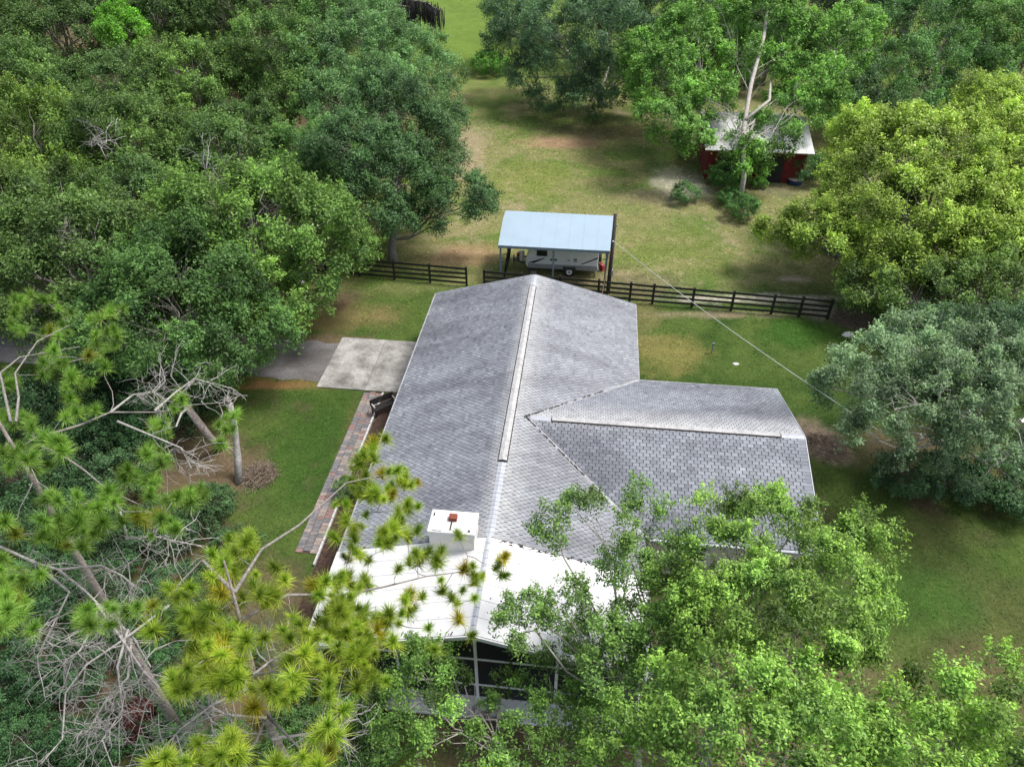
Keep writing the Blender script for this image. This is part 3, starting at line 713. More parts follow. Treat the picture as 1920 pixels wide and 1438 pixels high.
q = at(1127, 505); can((q[0], q[1] - .1, 0), 'red fuel can with white spout behind the rear of the camper', -.8)

P0 = np.array([6.16, 39.95, 0])
pl = empty('utility_pole', P0); tag(pl, 'short dark wooden utility pole at the right corner of the carport', 'utility pole')
MB().tube([(0, 0, 0), (0.02, 0, 2.5), (0.03, 0, 5.42)], [.14, .125, .1], 10).build('pole', 'pole_wood', pl, smooth=True)
MB().box(.08, .2, -.12, .12, 1.3, 1.7).build('meter_box', 'steel_light', pl)
MB().tube([(.13, -.02, 1.7), (.13, -.02, 4.6), (.2, -.02, 4.75)], .03, 6).build('conduit', 'steel_light', pl)
MB().tube([(.0, -.12, 3.7), (.02, -.18, 3.75)], .05, 8).build('insulator', 'steel_light', pl)
a = P0 + (0, -.1, 3.75); e_ = at(1660, 815, 4.6)
wr = MB(); pts = []
for k in range(25):
    f = k / 24; q = a + (e_ - a) * f; q = q + np.array([0, 0, -.28 * 4 * f * (1 - f)]); pts.append(q)
wr.tube(pts, .016, 5); o = wr.build('power_line', 'cable'); tag(o, 'pale overhead service wire sagging from the pole over the right lawn', 'wire')
o = MB().tube([P0 + (-.1, -.15, 3.2), P0 + (-.62, -1.35, 0.0)], .02, 5).build('guy_wire', 'guy_orange'); tag(o, 'pale orange guy wire slanting down from the utility pole', 'wire')

# ------------------------------------------------------------------ barn and small things
bc = np.array([20.6, 62.0, 0.0])
barn = empty('barn', bc, math.radians(-7)); tag(barn, 'red walled barn with white metal roof behind the pale trunked tree', 'barn')
MB().prism([(-3.9, -4.2, 0), (-3.9, 4.2, 0), (-3.9, 4.2, 2.8), (-3.9, 0, 3.85), (-3.9, -4.2, 2.8)], (7.8, 0, 0)).build('wall', 'barn_red', barn)
br = MB()
br.slab([(-4.3, -4.9, 2.78), (4.3, -4.9, 2.78), (4.3, -.001, 4.05), (-4.3, -.001, 4.05)], .08); br.slab([(-4.3, .001, 4.05), (4.3, .001, 4.05), (4.3, 4.9, 2.78), (-4.3, 4.9, 2.78)], .08)
bro = br.build('roof', 'white_paint', barn)
for k in range(14):
    x0 = -4.3 + 8.6 * k / 14
    for s in (-1, 1):
        qd = [(x0 + .01, -4.95 * s * -1 * -1, 2.79), (x0 + .6, s * -4.95, 2.79), (x0 + .6, -.02 * s, 4.08), (x0 + .01, -.02 * s, 4.08)]
        qd[0] = (x0 + .01, s * -4.95, 2.79)
        MB().slab(qd if s > 0 else qd[::-1], .03).build('roof_panel', 'white_panel', bro)
do = MB().box(.3, 2.3, -4.26, -4.205, 0, 2.3).build('door', 'dark_room', barn)
MB().box(-2.9, -1.4, -4.26, -4.205, .9, 1.9).build('window', 'glass_dark', barn)
for x in (-1.1, 0.1): MB().box(x, x + .1, -4.27, -4.205, 0, 2.6).build('trim', 'barn_red', barn)
def lump(name, px, py, dims, mat, label, cat, seed, z=0):
    rg = random.Random(seed); mb = MB(); n, m2 = 12, 6
    for i in range(m2 + 1):
        ph = (i / m2) * math.pi / 2
        for j in range(n):
            a2 = 2 * math.pi * j / n; r_ = math.cos(ph) * (1 + rg.uniform(-.16, .16))
            mb.v.append((dims[0] * r_ * math.cos(a2), dims[1] * r_ * math.sin(a2), dims[2] * math.sin(ph) * (1 + rg.uniform(-.12, .05)) - .02))
    for i in range(m2):
        for j in range(n): mb.f.append((i * n + j, i * n + (j + 1) % n, (i + 1) * n + (j + 1) % n, (i + 1) * n + j))
    o = mb.build(name, mat); q = at(px, py); o.location = (q[0], q[1], z); tag(o, label, cat); return o
lump('boulder', 1590, 629, (.34, .24, .25), 'stone_white', 'white boulder lying at the edge of the brush pile by the fence end', 'rock', 1)
lump('flat_stone', 1380, 682, (.2, .14, .05), 'kerb_white', 'pale flat stone lying alone on the right lawn', 'rock', 2)
lump('garden_stone', 583, 556, (.14, .12, .12), 'stone_white', 'small white stone under the oaks by the left fence', 'rock', 4)
bb = empty('bird_bath', at(568, 548)); tag(bb, 'pale pedestal bird bath under the oak near the left fence', 'bird bath')
MB().tube([(0, 0, 0), (0, 0, .06), (0, 0, .12), (0, 0, .6)], [.18, .18, .08, .07], 12).build('pedestal', 'stone_white', bb); MB().tube([(0, 0, .6), (0, 0, .72), (0, 0, .725), (0, 0, .66)], [.1, .28, .25, .08], 16).build('bowl', 'stone_white', bb)
q = at(1334, 662)
sp = empty('garden_stake', q); tag(sp, 'thin grey stake standing in the right lawn', 'stake'); MB().tube([(0, 0, 0), (.01, 0, .55)], .03, 8).build('rod', 'carport_steel', sp); MB().box(-.05, .07, -.04, .04, .55, .68).build('head', 'carport_steel', sp)
q = at(1490, 344)
bt = empty('blue_tub', (q[0], q[1], 0)); tag(bt, 'low blue plastic tub on the ground beside the barn', 'tub')
MB().tube([(0, 0, 0), (0, 0, .02), (0, 0, .4)], [.5, .55, .62], 16).build('tub', 'blue_plastic', bt); MB().tube([(0, 0, .4), (0, 0, .44)], [.66, .66], 16).build('rim', 'steel_light', bt)
q = at(1912, 872)
sh = empty('white_shed', (q[0] + .9, q[1] + .2, 0), .2); tag(sh, 'corner of a small white shed at the right edge behind the oak', 'shed')
MB().box(-1, 1, -.8, .8, 0, 1.7).build('wall', 'white_paint', sh); MB().slab([(-1.15, -.95, 1.75), (1.15, -.95, 1.75), (1.15, .95, 2.1), (-1.15, .95, 2.1)], .06).build('roof', 'white_panel', sh)
# ------------------------------------------------------------------ trees: leaves
UP = np.array([0.0, 0.0, 1.0]); GAIN = 1.5
def unit(a): return a / np.maximum(np.linalg.norm(a, axis=-1, keepdims=True), 1e-9)
def leaf_quads(P, Nrm, ln, wd, rng):
    n = len(P)
    t = unit(np.cross(Nrm, unit(rng.normal(size=(n, 3))))); s = np.cross(Nrm, t)
    ln = ln * (0.7 + 0.6 * rng.random((n, 1))); wd = wd * (0.7 + 0.6 * rng.random((n, 1)))
    droop = Nrm * (ln * 0.12)
    if float(np.mean(ln)) >= 0.105:                       # far crowns: three cornered leaves
        V = np.empty((n, 3, 3)); V[:, 0] = P - t * ln * 0.5 - s * wd * 0.55; V[:, 1] = P - t * ln * 0.4 + s * wd * 0.6 + droop; V[:, 2] = P + t * ln * 0.6
        return V.reshape(-1, 3)
    V = np.empty((n, 4, 3))
    V[:, 0] = P - t * ln * 0.5; V[:, 1] = P + s * wd * 0.5 + droop; V[:, 2] = P + t * ln * 0.5; V[:, 3] = P - s * wd * 0.5 + droop
    return V.reshape(-1, 3)
def lobes_to_clumps(lobes, spacing, rng, flat=0.82, under=0.35, depth=0.86):
    """clump centres on the joint surface of the lobes"""
    L = np.array(lobes, float); C, Nn, O = [], [], []
    for i, (x, y, z, r) in enumerate(L):
        n = max(6, int(4 * math.pi * r * r * flat / spacing ** 2))
        d = unit(rng.normal(size=(n * 2, 3)))
        # spread them: keep every point far enough from those already kept
        keep = []
        for q in d:
            if all(np.dot(q, k) < math.cos(spacing * 0.72 / r) for k in keep): keep.append(q)
        d = np.array(keep)
        d = d[(d[:, 2] > -0.25) | (rng.random(len(d)) < under)]
        rad = r * (0.80 + 0.28 * rng.random((len(d), 1)))
        P = np.array([x, y, z]) + d * rad * np.array([1, 1, flat])
        ok = np.ones(len(P), bool)
        for j, (x2, y2, z2, r2) in enumerate(L):
            if j != i:
                q = (P - np.array([x2, y2, z2])) / np.array([1, 1, flat]); ok &= np.linalg.norm(q, axis=1) > r2 * depth
        C.append(P[ok]); Nn.append(unit(d * np.array([1, 1, 1 / flat]))[ok]); O += [i] * int(ok.sum())
    return np.concatenate(C), np.concatenate(Nn), np.array(O)
def crown_mesh(name, clumps, normals, rng, rc, sprays, per, ln, wd, col, tip, spread=0.16, var=0.3, inner=0.25, clump_var=0.22, shoots=3):
    """every clump is a dome of sprays, every spray a handful of leaves"""
    K = len(clumps)
    csz = rc * (0.7 + 0.6 * rng.random(K)); cb = 1 + clump_var * rng.standard_normal(K); cy = rng.random(K)
    ci = np.repeat(np.arange(K), sprays)
    d = unit(rng.normal(size=(len(ci), 3)) * 0.62 + normals[ci] * 0.7 + UP * 0.38)
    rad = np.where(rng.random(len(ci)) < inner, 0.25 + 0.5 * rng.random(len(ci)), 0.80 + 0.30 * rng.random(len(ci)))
    S = clumps[ci] + d * (csz[ci] * rad)[:, None] * np.array([1, 1, 0.8])
    if shoots:                                            # leafy shoots that stick out of the dome
        k0 = rng.random(K) < 0.8; hi = np.repeat(np.where(k0)[0], shoots)
        sd = unit(normals[hi] * 0.55 + UP * 0.6 + rng.normal(size=(len(hi), 3)) * 0.45)
        si = np.repeat(np.arange(len(hi)), 6); f = np.tile(np.linspace(0.7, 1.4, 6), len(hi)) * (0.9 + 0.25 * np.repeat(rng.random(len(hi)), 6))
        S = np.concatenate([S, clumps[hi][si] + sd[si] * (csz[hi][si] * f)[:, None]]); ci = np.concatenate([ci, hi[si]]); d = np.concatenate([d, sd[si]]); rad = np.concatenate([rad, f])
    sb = 1 + 0.13 * rng.standard_normal(len(ci)); tipk = np.clip(rad - 0.75, 0, 0.35) / 0.35  # outer leaves paler, inner darker: young growth plus painted crown light and shade
    li = np.repeat(np.arange(len(ci)), per); n = len(li)
    off = rng.normal(size=(n, 3)) * spread * np.where(rad[li] > 1.12, 0.55, 1.0)[:, None]
    P = S[li] + off
    Nr = unit(d[li] * 0.7 + rng.normal(size=(n, 3)) * 0.62 + UP * 0.55)
    V = leaf_quads(P, Nr, ln, wd, rng)
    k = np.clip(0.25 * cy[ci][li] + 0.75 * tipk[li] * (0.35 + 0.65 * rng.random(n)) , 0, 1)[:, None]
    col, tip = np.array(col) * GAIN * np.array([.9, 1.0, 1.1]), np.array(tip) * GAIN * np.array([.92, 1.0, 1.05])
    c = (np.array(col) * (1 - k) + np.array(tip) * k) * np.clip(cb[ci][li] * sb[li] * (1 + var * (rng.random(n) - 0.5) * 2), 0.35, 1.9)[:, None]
    return np_mesh(name, V, len(V) // n, c)
def wiggle(a, b_, n, amp, rng, sag=0.0):
    a, b_ = np.array(a, float), np.array(b_, float); L = np.linalg.norm(b_ - a); pts = []
    for k in range(n + 1):
        f = k / n; q = a + (b_ - a) * f
        if 0 < k < n: q = q + rng.normal(size=3) * amp * L
        q = q + UP * (sag * L * 4 * f * (1 - f)); pts.append(q)
    return pts
def limb_mesh(name, base, fork, lobes, clumps, owner, rng, r0, mat_twig=0.02, trunk_pts=None):
    mb = MB()
    tp_ = trunk_pts or wiggle(base, fork, 4, 0.025, rng)
    n = len(tp_); mb.tube(tp_, [r0 * (1.25 if k == 0 else 1.0 - 0.35 * k / (n - 1)) for k in range(n)], 9)
    for i, (x, y, z, r) in enumerate(lobes):
        zs = [q[2] for q in tp_]; hd = math.hypot(x - tp_[-1][0], y - tp_[-1][1])
        zt = min(max(z - 0.7 * hd, 0.38 * zs[-1]), zs[-1] * 0.98)
        st = np.array([np.interp(zt, zs, [q[j] for q in tp_]) for j in range(3)])
        c = np.array([x, y, z - 0.15 * r]); rr_ = min(r0 * 0.3, 0.03 + 0.03 * r) * (.5 if trunk_pts is not None else 1)
        pts = wiggle(st, c, 4, 0.06, rng, 0.06); mb.tube(pts, [rr_ * (1 - 0.5 * k / 4) for k in range(5)], 6, False)
        idx = np.where(owner == i)[0]
        for j in idx:
            s0 = np.array(pts[rng.integers(2, 5)]); e0 = clumps[j]
            pp = wiggle(s0, e0, 3, 0.07, rng, 0.05); mb.tube(pp, [mat_twig * 1.9, mat_twig * 1.5, mat_twig, mat_twig * 0.45], 3, False)
    return mb.mesh(name, True)

def make_tree(kind, label, cat, base, lobes, seed, fork_z=None, r0=0.25, bark='oak_bark', spacing=1.25, rc=0.85, sprays=34, per=12, ln=0.13, wd=0.065,
              col=(0.05, 0.095, 0.03), tip=(0.12, 0.19, 0.045), group=None, trunk_pts=None, **kw):
    """base: ground point; lobes: (x, y, z, r) in world metres"""
    rng = np.random.default_rng(seed); base = np.array([base[0], base[1], 0.0])
    o = empty(kind, base); tag(o, label, cat, group)
    L = [(x - base[0], y - base[1], z, r) for x, y, z, r in lobes]
    lk = {k: kw.pop(k) for k in ('flat', 'under', 'depth') if k in kw}
    tw = kw.pop('twig', 0.02)
    C, Nn, O = lobes_to_clumps(L, spacing, rng, **lk)
    low = C[:, 2] > 0.35; C, Nn, O = C[low], Nn[low], O[low]
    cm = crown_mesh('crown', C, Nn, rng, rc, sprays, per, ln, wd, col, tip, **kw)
    mz = np.mean([q[2] for q in L]); mxy = np.mean([[q[0], q[1]] for q in L], 0)
    fork = np.array([mxy[0] * 0.3, mxy[1] * 0.3, fork_z if fork_z is not None else mz * 0.55])
    if trunk_pts is not None: trunk_pts = [np.array(q) - base for q in trunk_pts]
    tm = limb_mesh('trunk', np.array([0, 0, -0.05]), fork, L, C, O, rng, r0, tw, trunk_pts)
    c_o = link('crown', cm, 'leaf', o); t_o = link('trunk', tm, bark, o)
    return o
def copy_tree(src, loc, rz, sc, label, color, group=None):
    r = src.copy(); COL.objects.link(r); r.location = [float(x) for x in loc]; r.rotation_euler = (0, 0, rz); r.scale = sc
    r['label'] = label
    if group: r['group'] = group
    for ch in src.children:
        c = ch.copy(); COL.objects.link(c); c.parent = r; c.color = (*color, 1)
    return r
def px_lobe(px, py, z, r):
    q = at(px, py, z); return (q[0], q[1], z, r)

# ------------------------------------------------------------------ oaks of the wood
def proto_lobes(seed, R, H):
    rg = random.Random(seed); L = [(0, 0, H * 0.62, R * 0.6)]
    n = 8
    for k in range(n):
        a = 2 * math.pi * (k + rg.uniform(-.3, .3)) / n; d = R * rg.uniform(.48, .66); z = H * rg.uniform(.42, .68)
        L.append((d * math.cos(a), d * math.sin(a), z, R * rg.uniform(.30, .44)))
    for k in range(4):
        a = rg.uniform(0, 6.28); d = R * rg.uniform(.1, .42); L.append((d * math.cos(a), d * math.sin(a), H * rg.uniform(.72, .84), R * rg.uniform(.28, .4)))
    return L
PROTO = []
for k in range(5):
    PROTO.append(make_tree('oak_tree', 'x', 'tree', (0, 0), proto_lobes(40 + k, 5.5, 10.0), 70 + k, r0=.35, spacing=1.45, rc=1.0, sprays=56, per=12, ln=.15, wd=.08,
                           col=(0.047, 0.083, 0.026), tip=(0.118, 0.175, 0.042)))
WOOD = [  # crown centre pixel, crown radius, proto, tint, label
    (330, 570, 5.0, 0, (.8, .95, .85), 'dark oak whose low branches hang over the driveway'),
    (475, 445, 5.4, 1, (1.2, 1.25, .9), 'round crowned oak standing just behind the left fence end'),
    (130, 500, 5.2, 2, (.95, .95, .85), 'oak with deep green crown behind the tall left pine'),
    (250, 430, 4.6, 3, (.9, .95, .95), 'small oak crown filling the gap left of the round crowned oak'),
    (10, 420, 5.0, 4, (1.2, 1.15, .8), 'oak at the left edge directly above the upper pine tufts'),
    (590, 300, 4.8, 3, (1.2, 1.35, 1.2), 'oak with pointed bright top beside the tall oak at the clearing'),
    (430, 300, 5.2, 2, (.95, 1.0, .95), 'oak with a bare grey branch showing in the middle of the wood'),
    (250, 300, 5.4, 0, (1.0, 1.02, .85), 'olive green oak left of the middle of the wood'),
    (60, 310, 5.6, 1, (1.35, 1.3, .8), 'yellowish oak near the left edge halfway up the wood'),
    (530, 140, 5.8, 4, (1.15, 1.2, 1.05), 'oak in the upper wood left of the pale green oak'),
    (360, 150, 5.8, 1, (1.2, 1.22, .95), 'tall topped oak in the upper middle of the wood'),
    (190, 180, 5.8, 3, (.85, .9, .85), 'dark oak in the upper left wood below the lime green tree'),
    (30, 170, 6.0, 0, (1.1, 1.15, 1.0), 'oak at the left edge in the upper wood'),
    (640, 30, 6.4, 2, (1.15, 1.35, 1.3), 'oak at the top edge beside the mossy branches'),
    (470, 30, 6.4, 3, (.9, .95, .9), 'oak at the top edge in the middle of the wood'),
    (300, 40, 6.4, 4, (.85, .92, .85), 'oak at the top edge right of the lime green tree'),
    (110, 50, 6.6, 2, (.92, .95, .95), 'greyish oak at the top left of the wood'),
    (-60, 60, 6.6, 1, (.95, .95, .9), 'oak cut by the top left corner of the view'),
    (40, -20, 7.0, 3, (1.0, 1.05, 1.0), 'far oak just showing at the top edge near the left corner'),
    (210, -15, 7.0, 4, (.95, 1.0, .95), 'far oak just showing at the top edge behind the lime green tree'),
    (390, -20, 7.0, 0, (1.0, 1.0, .9), 'far oak just showing at the top edge in the middle of the wood'),
    (560, -20, 7.0, 1, (1.05, 1.1, 1.0), 'far oak just showing at the top edge left of the mossy branches'),
]
for i, (px, py, R, k, colr, lab) in enumerate(WOOD):
    s = R / 5.5; zc = 6.2 * s; q = at(px, py, zc)
    if PROTO[k] and 'used' not in PROTO[k]:
        r = PROTO[k]; r.location = (q[0], q[1], 0); r.rotation_euler = (0, 0, i * 1.37); r.scale = (s, s, s * (1 + .08 * math.sin(i))); r['label'] = lab; r['used'] = 1; tag(r, group='oaks of the wood left of the clearing')
        for ch in r.children: ch.color = (*colr, 1)
    else:
        r = copy_tree(PROTO[k], (q[0], q[1], 0), i * 1.37, (s, s, s * (1 + .08 * math.sin(i))), lab, colr, 'oaks of the wood left of the clearing')
for r in PROTO:
    if 'used' in r: del r['used']
for o in list(bpy.data.objects):
    if 'used' in o: del o['used']

def bare_limbs(parent, spots, seed):
    rng = np.random.default_rng(seed); mb = MB()
    for (px, py, z, R) in spots:
        c = at(px, py, z)
        for k in range(16):
            d = unit(rng.normal(size=3) + np.array([0, -.4, .5])); q = [c + rng.normal(size=3) * R * .25 - UP * .4]
            for j in range(5): d = unit(d + rng.normal(size=3) * .3 - UP * .06); q.append(q[-1] + d * R * .3)
            mb.tube(q, [.035, .03, .024, .018, .013, .006], 3, False)
            for j in (2, 3, 4):
                e = unit(d + rng.normal(size=3) * .8); mb.tube([q[j], q[j] + e * R * .25, q[j] + e * R * .45 + rng.normal(size=3) * .05], [.014, .01, .005], 3, False)
    o = mb.build('bare_limbs', 'dead_wood', parent); o.matrix_parent_inverse = parent.matrix_basis.inverted(); return o
def oak_by(word): return [o for o in bpy.data.objects if o.get('label') and word in o['label']][0]
bare_limbs(oak_by('bare grey branch'), [(395, 312, 8.6, 1.3), (430, 330, 8.2, .9)], 1)
bare_limbs(oak_by('round crowned oak standing'), [(498, 385, 6.5, 1.3), (580, 385, 6.0, .9)], 2)
bare_limbs(oak_by('olive green oak left'), [(190, 250, 9.2, 1.1)], 3)
bare_limbs(oak_by('deep green crown behind'), [(100, 430, 8.6, .9)], 4)

# ------------------------------------------------------------------ single trees
B = lambda px, py: at(px, py)[:2]
make_tree('oak_tree', 'tall dark oak at the clearing edge with trunk beside the left fence', 'tree', B(738, 492),
          [px_lobe(730, 215, 8, 2.7), px_lobe(660, 290, 7, 2.5), px_lobe(770, 260, 6.8, 2.4), px_lobe(730, 340, 5.2, 2.5), px_lobe(825, 320, 5, 1.4), px_lobe(685, 400, 4, 1.9), px_lobe(860, 385, 4.2, 1.75), px_lobe(830, 420, 3.0, 1.2), px_lobe(740, 420, 3.2, 1.4), px_lobe(835, 240, 6.5, 1.3)],
          201, fork_z=4.2, r0=.3, spacing=1.2, rc=.85, sprays=56, per=13, ln=.14, wd=.07, col=(.036, .07, .026), tip=(.09, .16, .05))
make_tree('oak_tree', 'pale green oak rising at the top edge of the clearing', 'tree', B(690, 260),
          [px_lobe(690, 95, 8, 3.0), px_lobe(620, 120, 7.5, 2.8), px_lobe(770, 110, 7, 2.8), px_lobe(720, 170, 6, 2.6), px_lobe(800, 180, 4.5, 2.0), px_lobe(640, 190, 6, 2.4), px_lobe(700, 50, 8, 2.8), px_lobe(830, 130, 4, 1.6)],
          202, r0=.3, spacing=1.4, rc=1.0, sprays=52, per=13, ln=.15, wd=.075, col=(.06, .115, .042), tip=(.14, .23, .075))
make_tree('oak_tree', 'blue green oak with crown reaching the ground right of the clearing', 'tree', B(1130, 200),
          [px_lobe(1060, 60, 7.5, 3.6), px_lobe(980, 70, 6.0, 3.0), px_lobe(1140, 70, 7.5, 3.4), px_lobe(1080, 120, 5, 3.4), px_lobe(1010, 140, 3.6, 2.4), px_lobe(1160, 140, 4.5, 2.8), px_lobe(1100, 180, 2.6, 2.0), px_lobe(1040, 170, 2.6, 1.8), px_lobe(1215, 120, 4.5, 2.4), px_lobe(960, 20, 6, 3.0), px_lobe(1150, 10, 7, 3.6)],
          203, r0=.4, spacing=1.65, rc=1.2, sprays=48, per=13, ln=.17, wd=.085, col=(.040, .078, .040), tip=(.10, .165, .065))
make_tree('oak_tree', 'oak at the top edge behind the blue green oak', 'tree', B(1240, 130),
          [px_lobe(1240, 30, 6, 3.6), px_lobe(1190, 0, 7, 3.4), px_lobe(1300, 10, 7, 3.6), px_lobe(1060, -30, 7, 4), px_lobe(1400, -20, 7, 4.0)],
          204, r0=.4, spacing=1.9, rc=1.4, sprays=54, per=12, ln=.19, wd=.095, col=(.038, .072, .036), tip=(.085, .14, .05))
# the pale trunked tree in front of the barn
tb_ = B(1384, 385)
tpts = [(tb_[0], tb_[1], -.05), (tb_[0] + .05, tb_[1] + .1, 2.2), tuple(at(1393, 250, 5.0)), tuple(at(1408, 160, 7.3)), tuple(at(1432, 70, 9.6)), tuple(at(1440, 10, 11.2))]
syc = make_tree('shade_tree', 'tall airy bright green tree with pale forked trunk in front of the barn', 'tree', tb_,
          [px_lobe(1260, 150, 6.6, 2.9), px_lobe(1215, 110, 7.2, 2.3), px_lobe(1290, 80, 8.5, 2.9), px_lobe(1330, 185, 5.8, 1.6), px_lobe(1250, 225, 5.2, 1.8), px_lobe(1340, 30, 10, 2.9), px_lobe(1430, 20, 10.8, 2.6), px_lobe(1560, 90, 8.4, 2.6), px_lobe(1520, 150, 6.8, 1.9), px_lobe(1600, 60, 8.8, 2.2), px_lobe(1480, 70, 9, 1.7), px_lobe(1370, 315, 2.6, .9), px_lobe(1420, 300, 3.0, .7), px_lobe(1300, 265, 4.3, 1.0), px_lobe(1500, 235, 4.6, .6), px_lobe(1440, 240, 4.6, .6), px_lobe(1425, 285, 3.6, .5), px_lobe(1400, 225, 5.0, .5), px_lobe(1475, 268, 4.2, .4), px_lobe(1450, 120, 7.6, 1.6), px_lobe(1545, 190, 5.6, 1.3), px_lobe(1510, 225, 5.0, .9), px_lobe(1390, 110, 8.2, 1.3), px_lobe(1400, 280, 3.6, .9), px_lobe(1480, 190, 5.6, 1.2)],
          205, r0=.2, bark='pale_bark', spacing=1.2, rc=.8, sprays=30, per=11, ln=.17, wd=.11, col=(.068, .145, .032), tip=(.19, .32, .055), trunk_pts=tpts, twig=.009)
fk = MB(); rg_ = np.random.default_rng(3)
q0 = np.array(tb_.tolist() + [0])
for a, b_, r1 in ((at(1398, 225, 5.7), at(1510, 55, 8.6), .13), (at(1392, 245, 5.2), at(1490, 150, 6.3), .08), (at(1478, 100, 7.8), at(1482, 60, 8.8), .06)):
    fk.tube([np.array(p_) - q0 for p_ in wiggle(a, b_, 5, .015, rg_)], [r1 * (1 - .12 * k) for k in range(6)], 7)
fk.build('limb', 'pale_bark', syc, smooth=True)
# yellow green tree
yel = dict(spacing=1.1, rc=.78, sprays=52, per=11, ln=.14, wd=.085, col=(.115, .165, .03), tip=(.36, .44, .07), r0=.3, clump_var=.22)
make_tree('golden_tree', 'broad yellow green flowering tree filling the right side by the fence', 'tree', B(1700, 590),
          [px_lobe(1700, 300, 7, 2.8), px_lobe(1640, 340, 6.2, 2.3), px_lobe(1780, 290, 7.2, 2.6), px_lobe(1700, 400, 5.5, 2.6), px_lobe(1790, 380, 5.8, 2.4), px_lobe(1600, 400, 4.8, 1.9), px_lobe(1530, 430, 3.8, 1.6), px_lobe(1460, 435, 3.0, 1.1), px_lobe(1570, 470, 3.4, 1.5), px_lobe(1620, 260, 7, 1.7), px_lobe(1660, 500, 3.2, 1.7), px_lobe(1770, 470, 4.0, 2.0)], 206, **yel)
make_tree('golden_tree', 'yellow green tree cut by the right edge of the view', 'tree', B(1900, 560),
          [px_lobe(1870, 220, 8, 2.2), px_lobe(1920, 280, 7.4, 2.6), px_lobe(1870, 360, 6, 2.3), px_lobe(1930, 420, 5, 2.4), px_lobe(1850, 460, 4.5, 2.0), px_lobe(1840, 200, 8.2, 1.5)], 207, **yel)
make_tree('oak_tree', 'dark leafy tree below the yellow green tree by the brush pile', 'tree', B(1730, 640),
          [px_lobe(1640, 545, 2.4, 1.6), px_lobe(1720, 560, 2.6, 1.8), px_lobe(1800, 560, 3.0, 2.0), px_lobe(1880, 540, 3.4, 2.2), px_lobe(1860, 610, 2.6, 1.8)], 208, r0=.16, spacing=.95, rc=.65, sprays=26, per=12, ln=.13, wd=.07, col=(.05, .09, .026), tip=(.15, .21, .04))
# trees of the upper right
for i, (bx, lob, lab, colr, tipc) in enumerate([
    ((1740, 260), [(1700, 60, 6.5, 3.2), (1760, 40, 7.5, 3.2), (1690, 130, 5, 2.6), (1770, 120, 5.5, 2.8), (1640, 160, 3.5, 2.0), (1720, 190, 3.2, 2.0), (1830, 150, 5, 2.4)], 'fresh green tree in the upper right above the yellow green tree', (.05, .105, .032), (.115, .215, .055)),
    ((1880, 230), [(1870, 70, 7, 3.0), (1930, 110, 6, 3.0), (1850, 20, 8, 3.2), (1930, 40, 8, 3.4)], 'bright green tree in the upper right corner', (.055, .11, .03), (.14, .24, .05)),
    ((1660, 140), [(1650, 30, 5, 3.6), (1600, 10, 6, 3.4), (1720, 0, 7, 4.0), (1820, -20, 7, 4.0), (1520, 0, 7, 3.4)], 'dark green tree at the top edge right of the pale trunked tree', (.035, .065, .034), (.07, .12, .05)),
    ((1430, 160), [(1400, 90, 4, 3.4), (1480, 100, 4, 3.2), (1340, 80, 5, 3.2), (1560, 110, 4, 2.6), (1440, 40, 6, 3.6)], 'dark tree behind the barn seen through the pale trunked tree', (.04, .075, .032), (.085, .15, .045)),
    ((1600, 250), [(1580, 215, 2.6, 1.8), (1640, 225, 2.6, 1.8), (1600, 170, 4, 2.0), (1540, 200, 3, 1.5)], 'dark bushy tree right of the barn roof', (.04, .08, .03), (.09, .16, .045))]):
    make_tree('leafy_tree', lab, 'tree', B(*bx), [px_lobe(*q) for q in lob], 220 + i, r0=.28, spacing=1.6, rc=1.1, sprays=52, per=11, ln=.18, wd=.09, col=colr, tip=tipc)
lp_ = at(225, 45, 8.4)
make_tree('small_tree', 'lime green small tree standing out in the upper left wood', 'tree', lp_, [px_lobe(225, 45, 8.4, 1.5), px_lobe(205, 65, 8.0, 1.1), px_lobe(245, 60, 8.0, 1.2), px_lobe(235, 80, 7.2, .9)], 229, r0=.14, fork_z=6.0, spacing=.9, rc=.6, sprays=30, per=12, ln=.16, wd=.08, col=(.07, .17, .02), tip=(.17, .36, .03))
# grey green oak on the right
make_tree('oak_tree', 'grey green oak with pale bare twigs right of the house wing', 'tree', B(1790, 880),
          [px_lobe(1640, 690, 5.0, 1.4), px_lobe(1710, 655, 5.2, 1.4), px_lobe(1590, 730, 4.4, 1.2), px_lobe(1680, 760, 5.0, 1.45), px_lobe(1765, 735, 5.4, 1.5), px_lobe(1840, 770, 5.4, 1.5), px_lobe(1900, 790, 5.2, 1.7), px_lobe(1650, 820, 3.8, 1.2), px_lobe(1820, 690, 5.2, 1.6), px_lobe(1550, 725, 4.2, .6), px_lobe(1720, 820, 4.2, 1.2), px_lobe(1880, 860, 4.0, 1.4), px_lobe(1910, 710, 5.2, 1.5)],
          230, r0=.25, bark='dead_wood', spacing=.92, rc=.52, sprays=26, per=12, shoots=4, ln=.11, wd=.055, col=(.08, .125, .062), tip=(.215, .28, .14), spread=.13, twig=.016)
make_tree('oak_tree', 'dark oak behind the grey green oak near the brush pile', 'tree', B(1850, 700),
          [px_lobe(1800, 640, 3.4, 1.5), px_lobe(1860, 650, 3.8, 1.7), px_lobe(1740, 625, 3, 1.2), px_lobe(1915, 640, 3.8, 1.6)], 231, r0=.18, spacing=.85, rc=.6, sprays=24, per=12, ln=.12, wd=.055, col=(.04, .075, .034), tip=(.09, .145, .06))
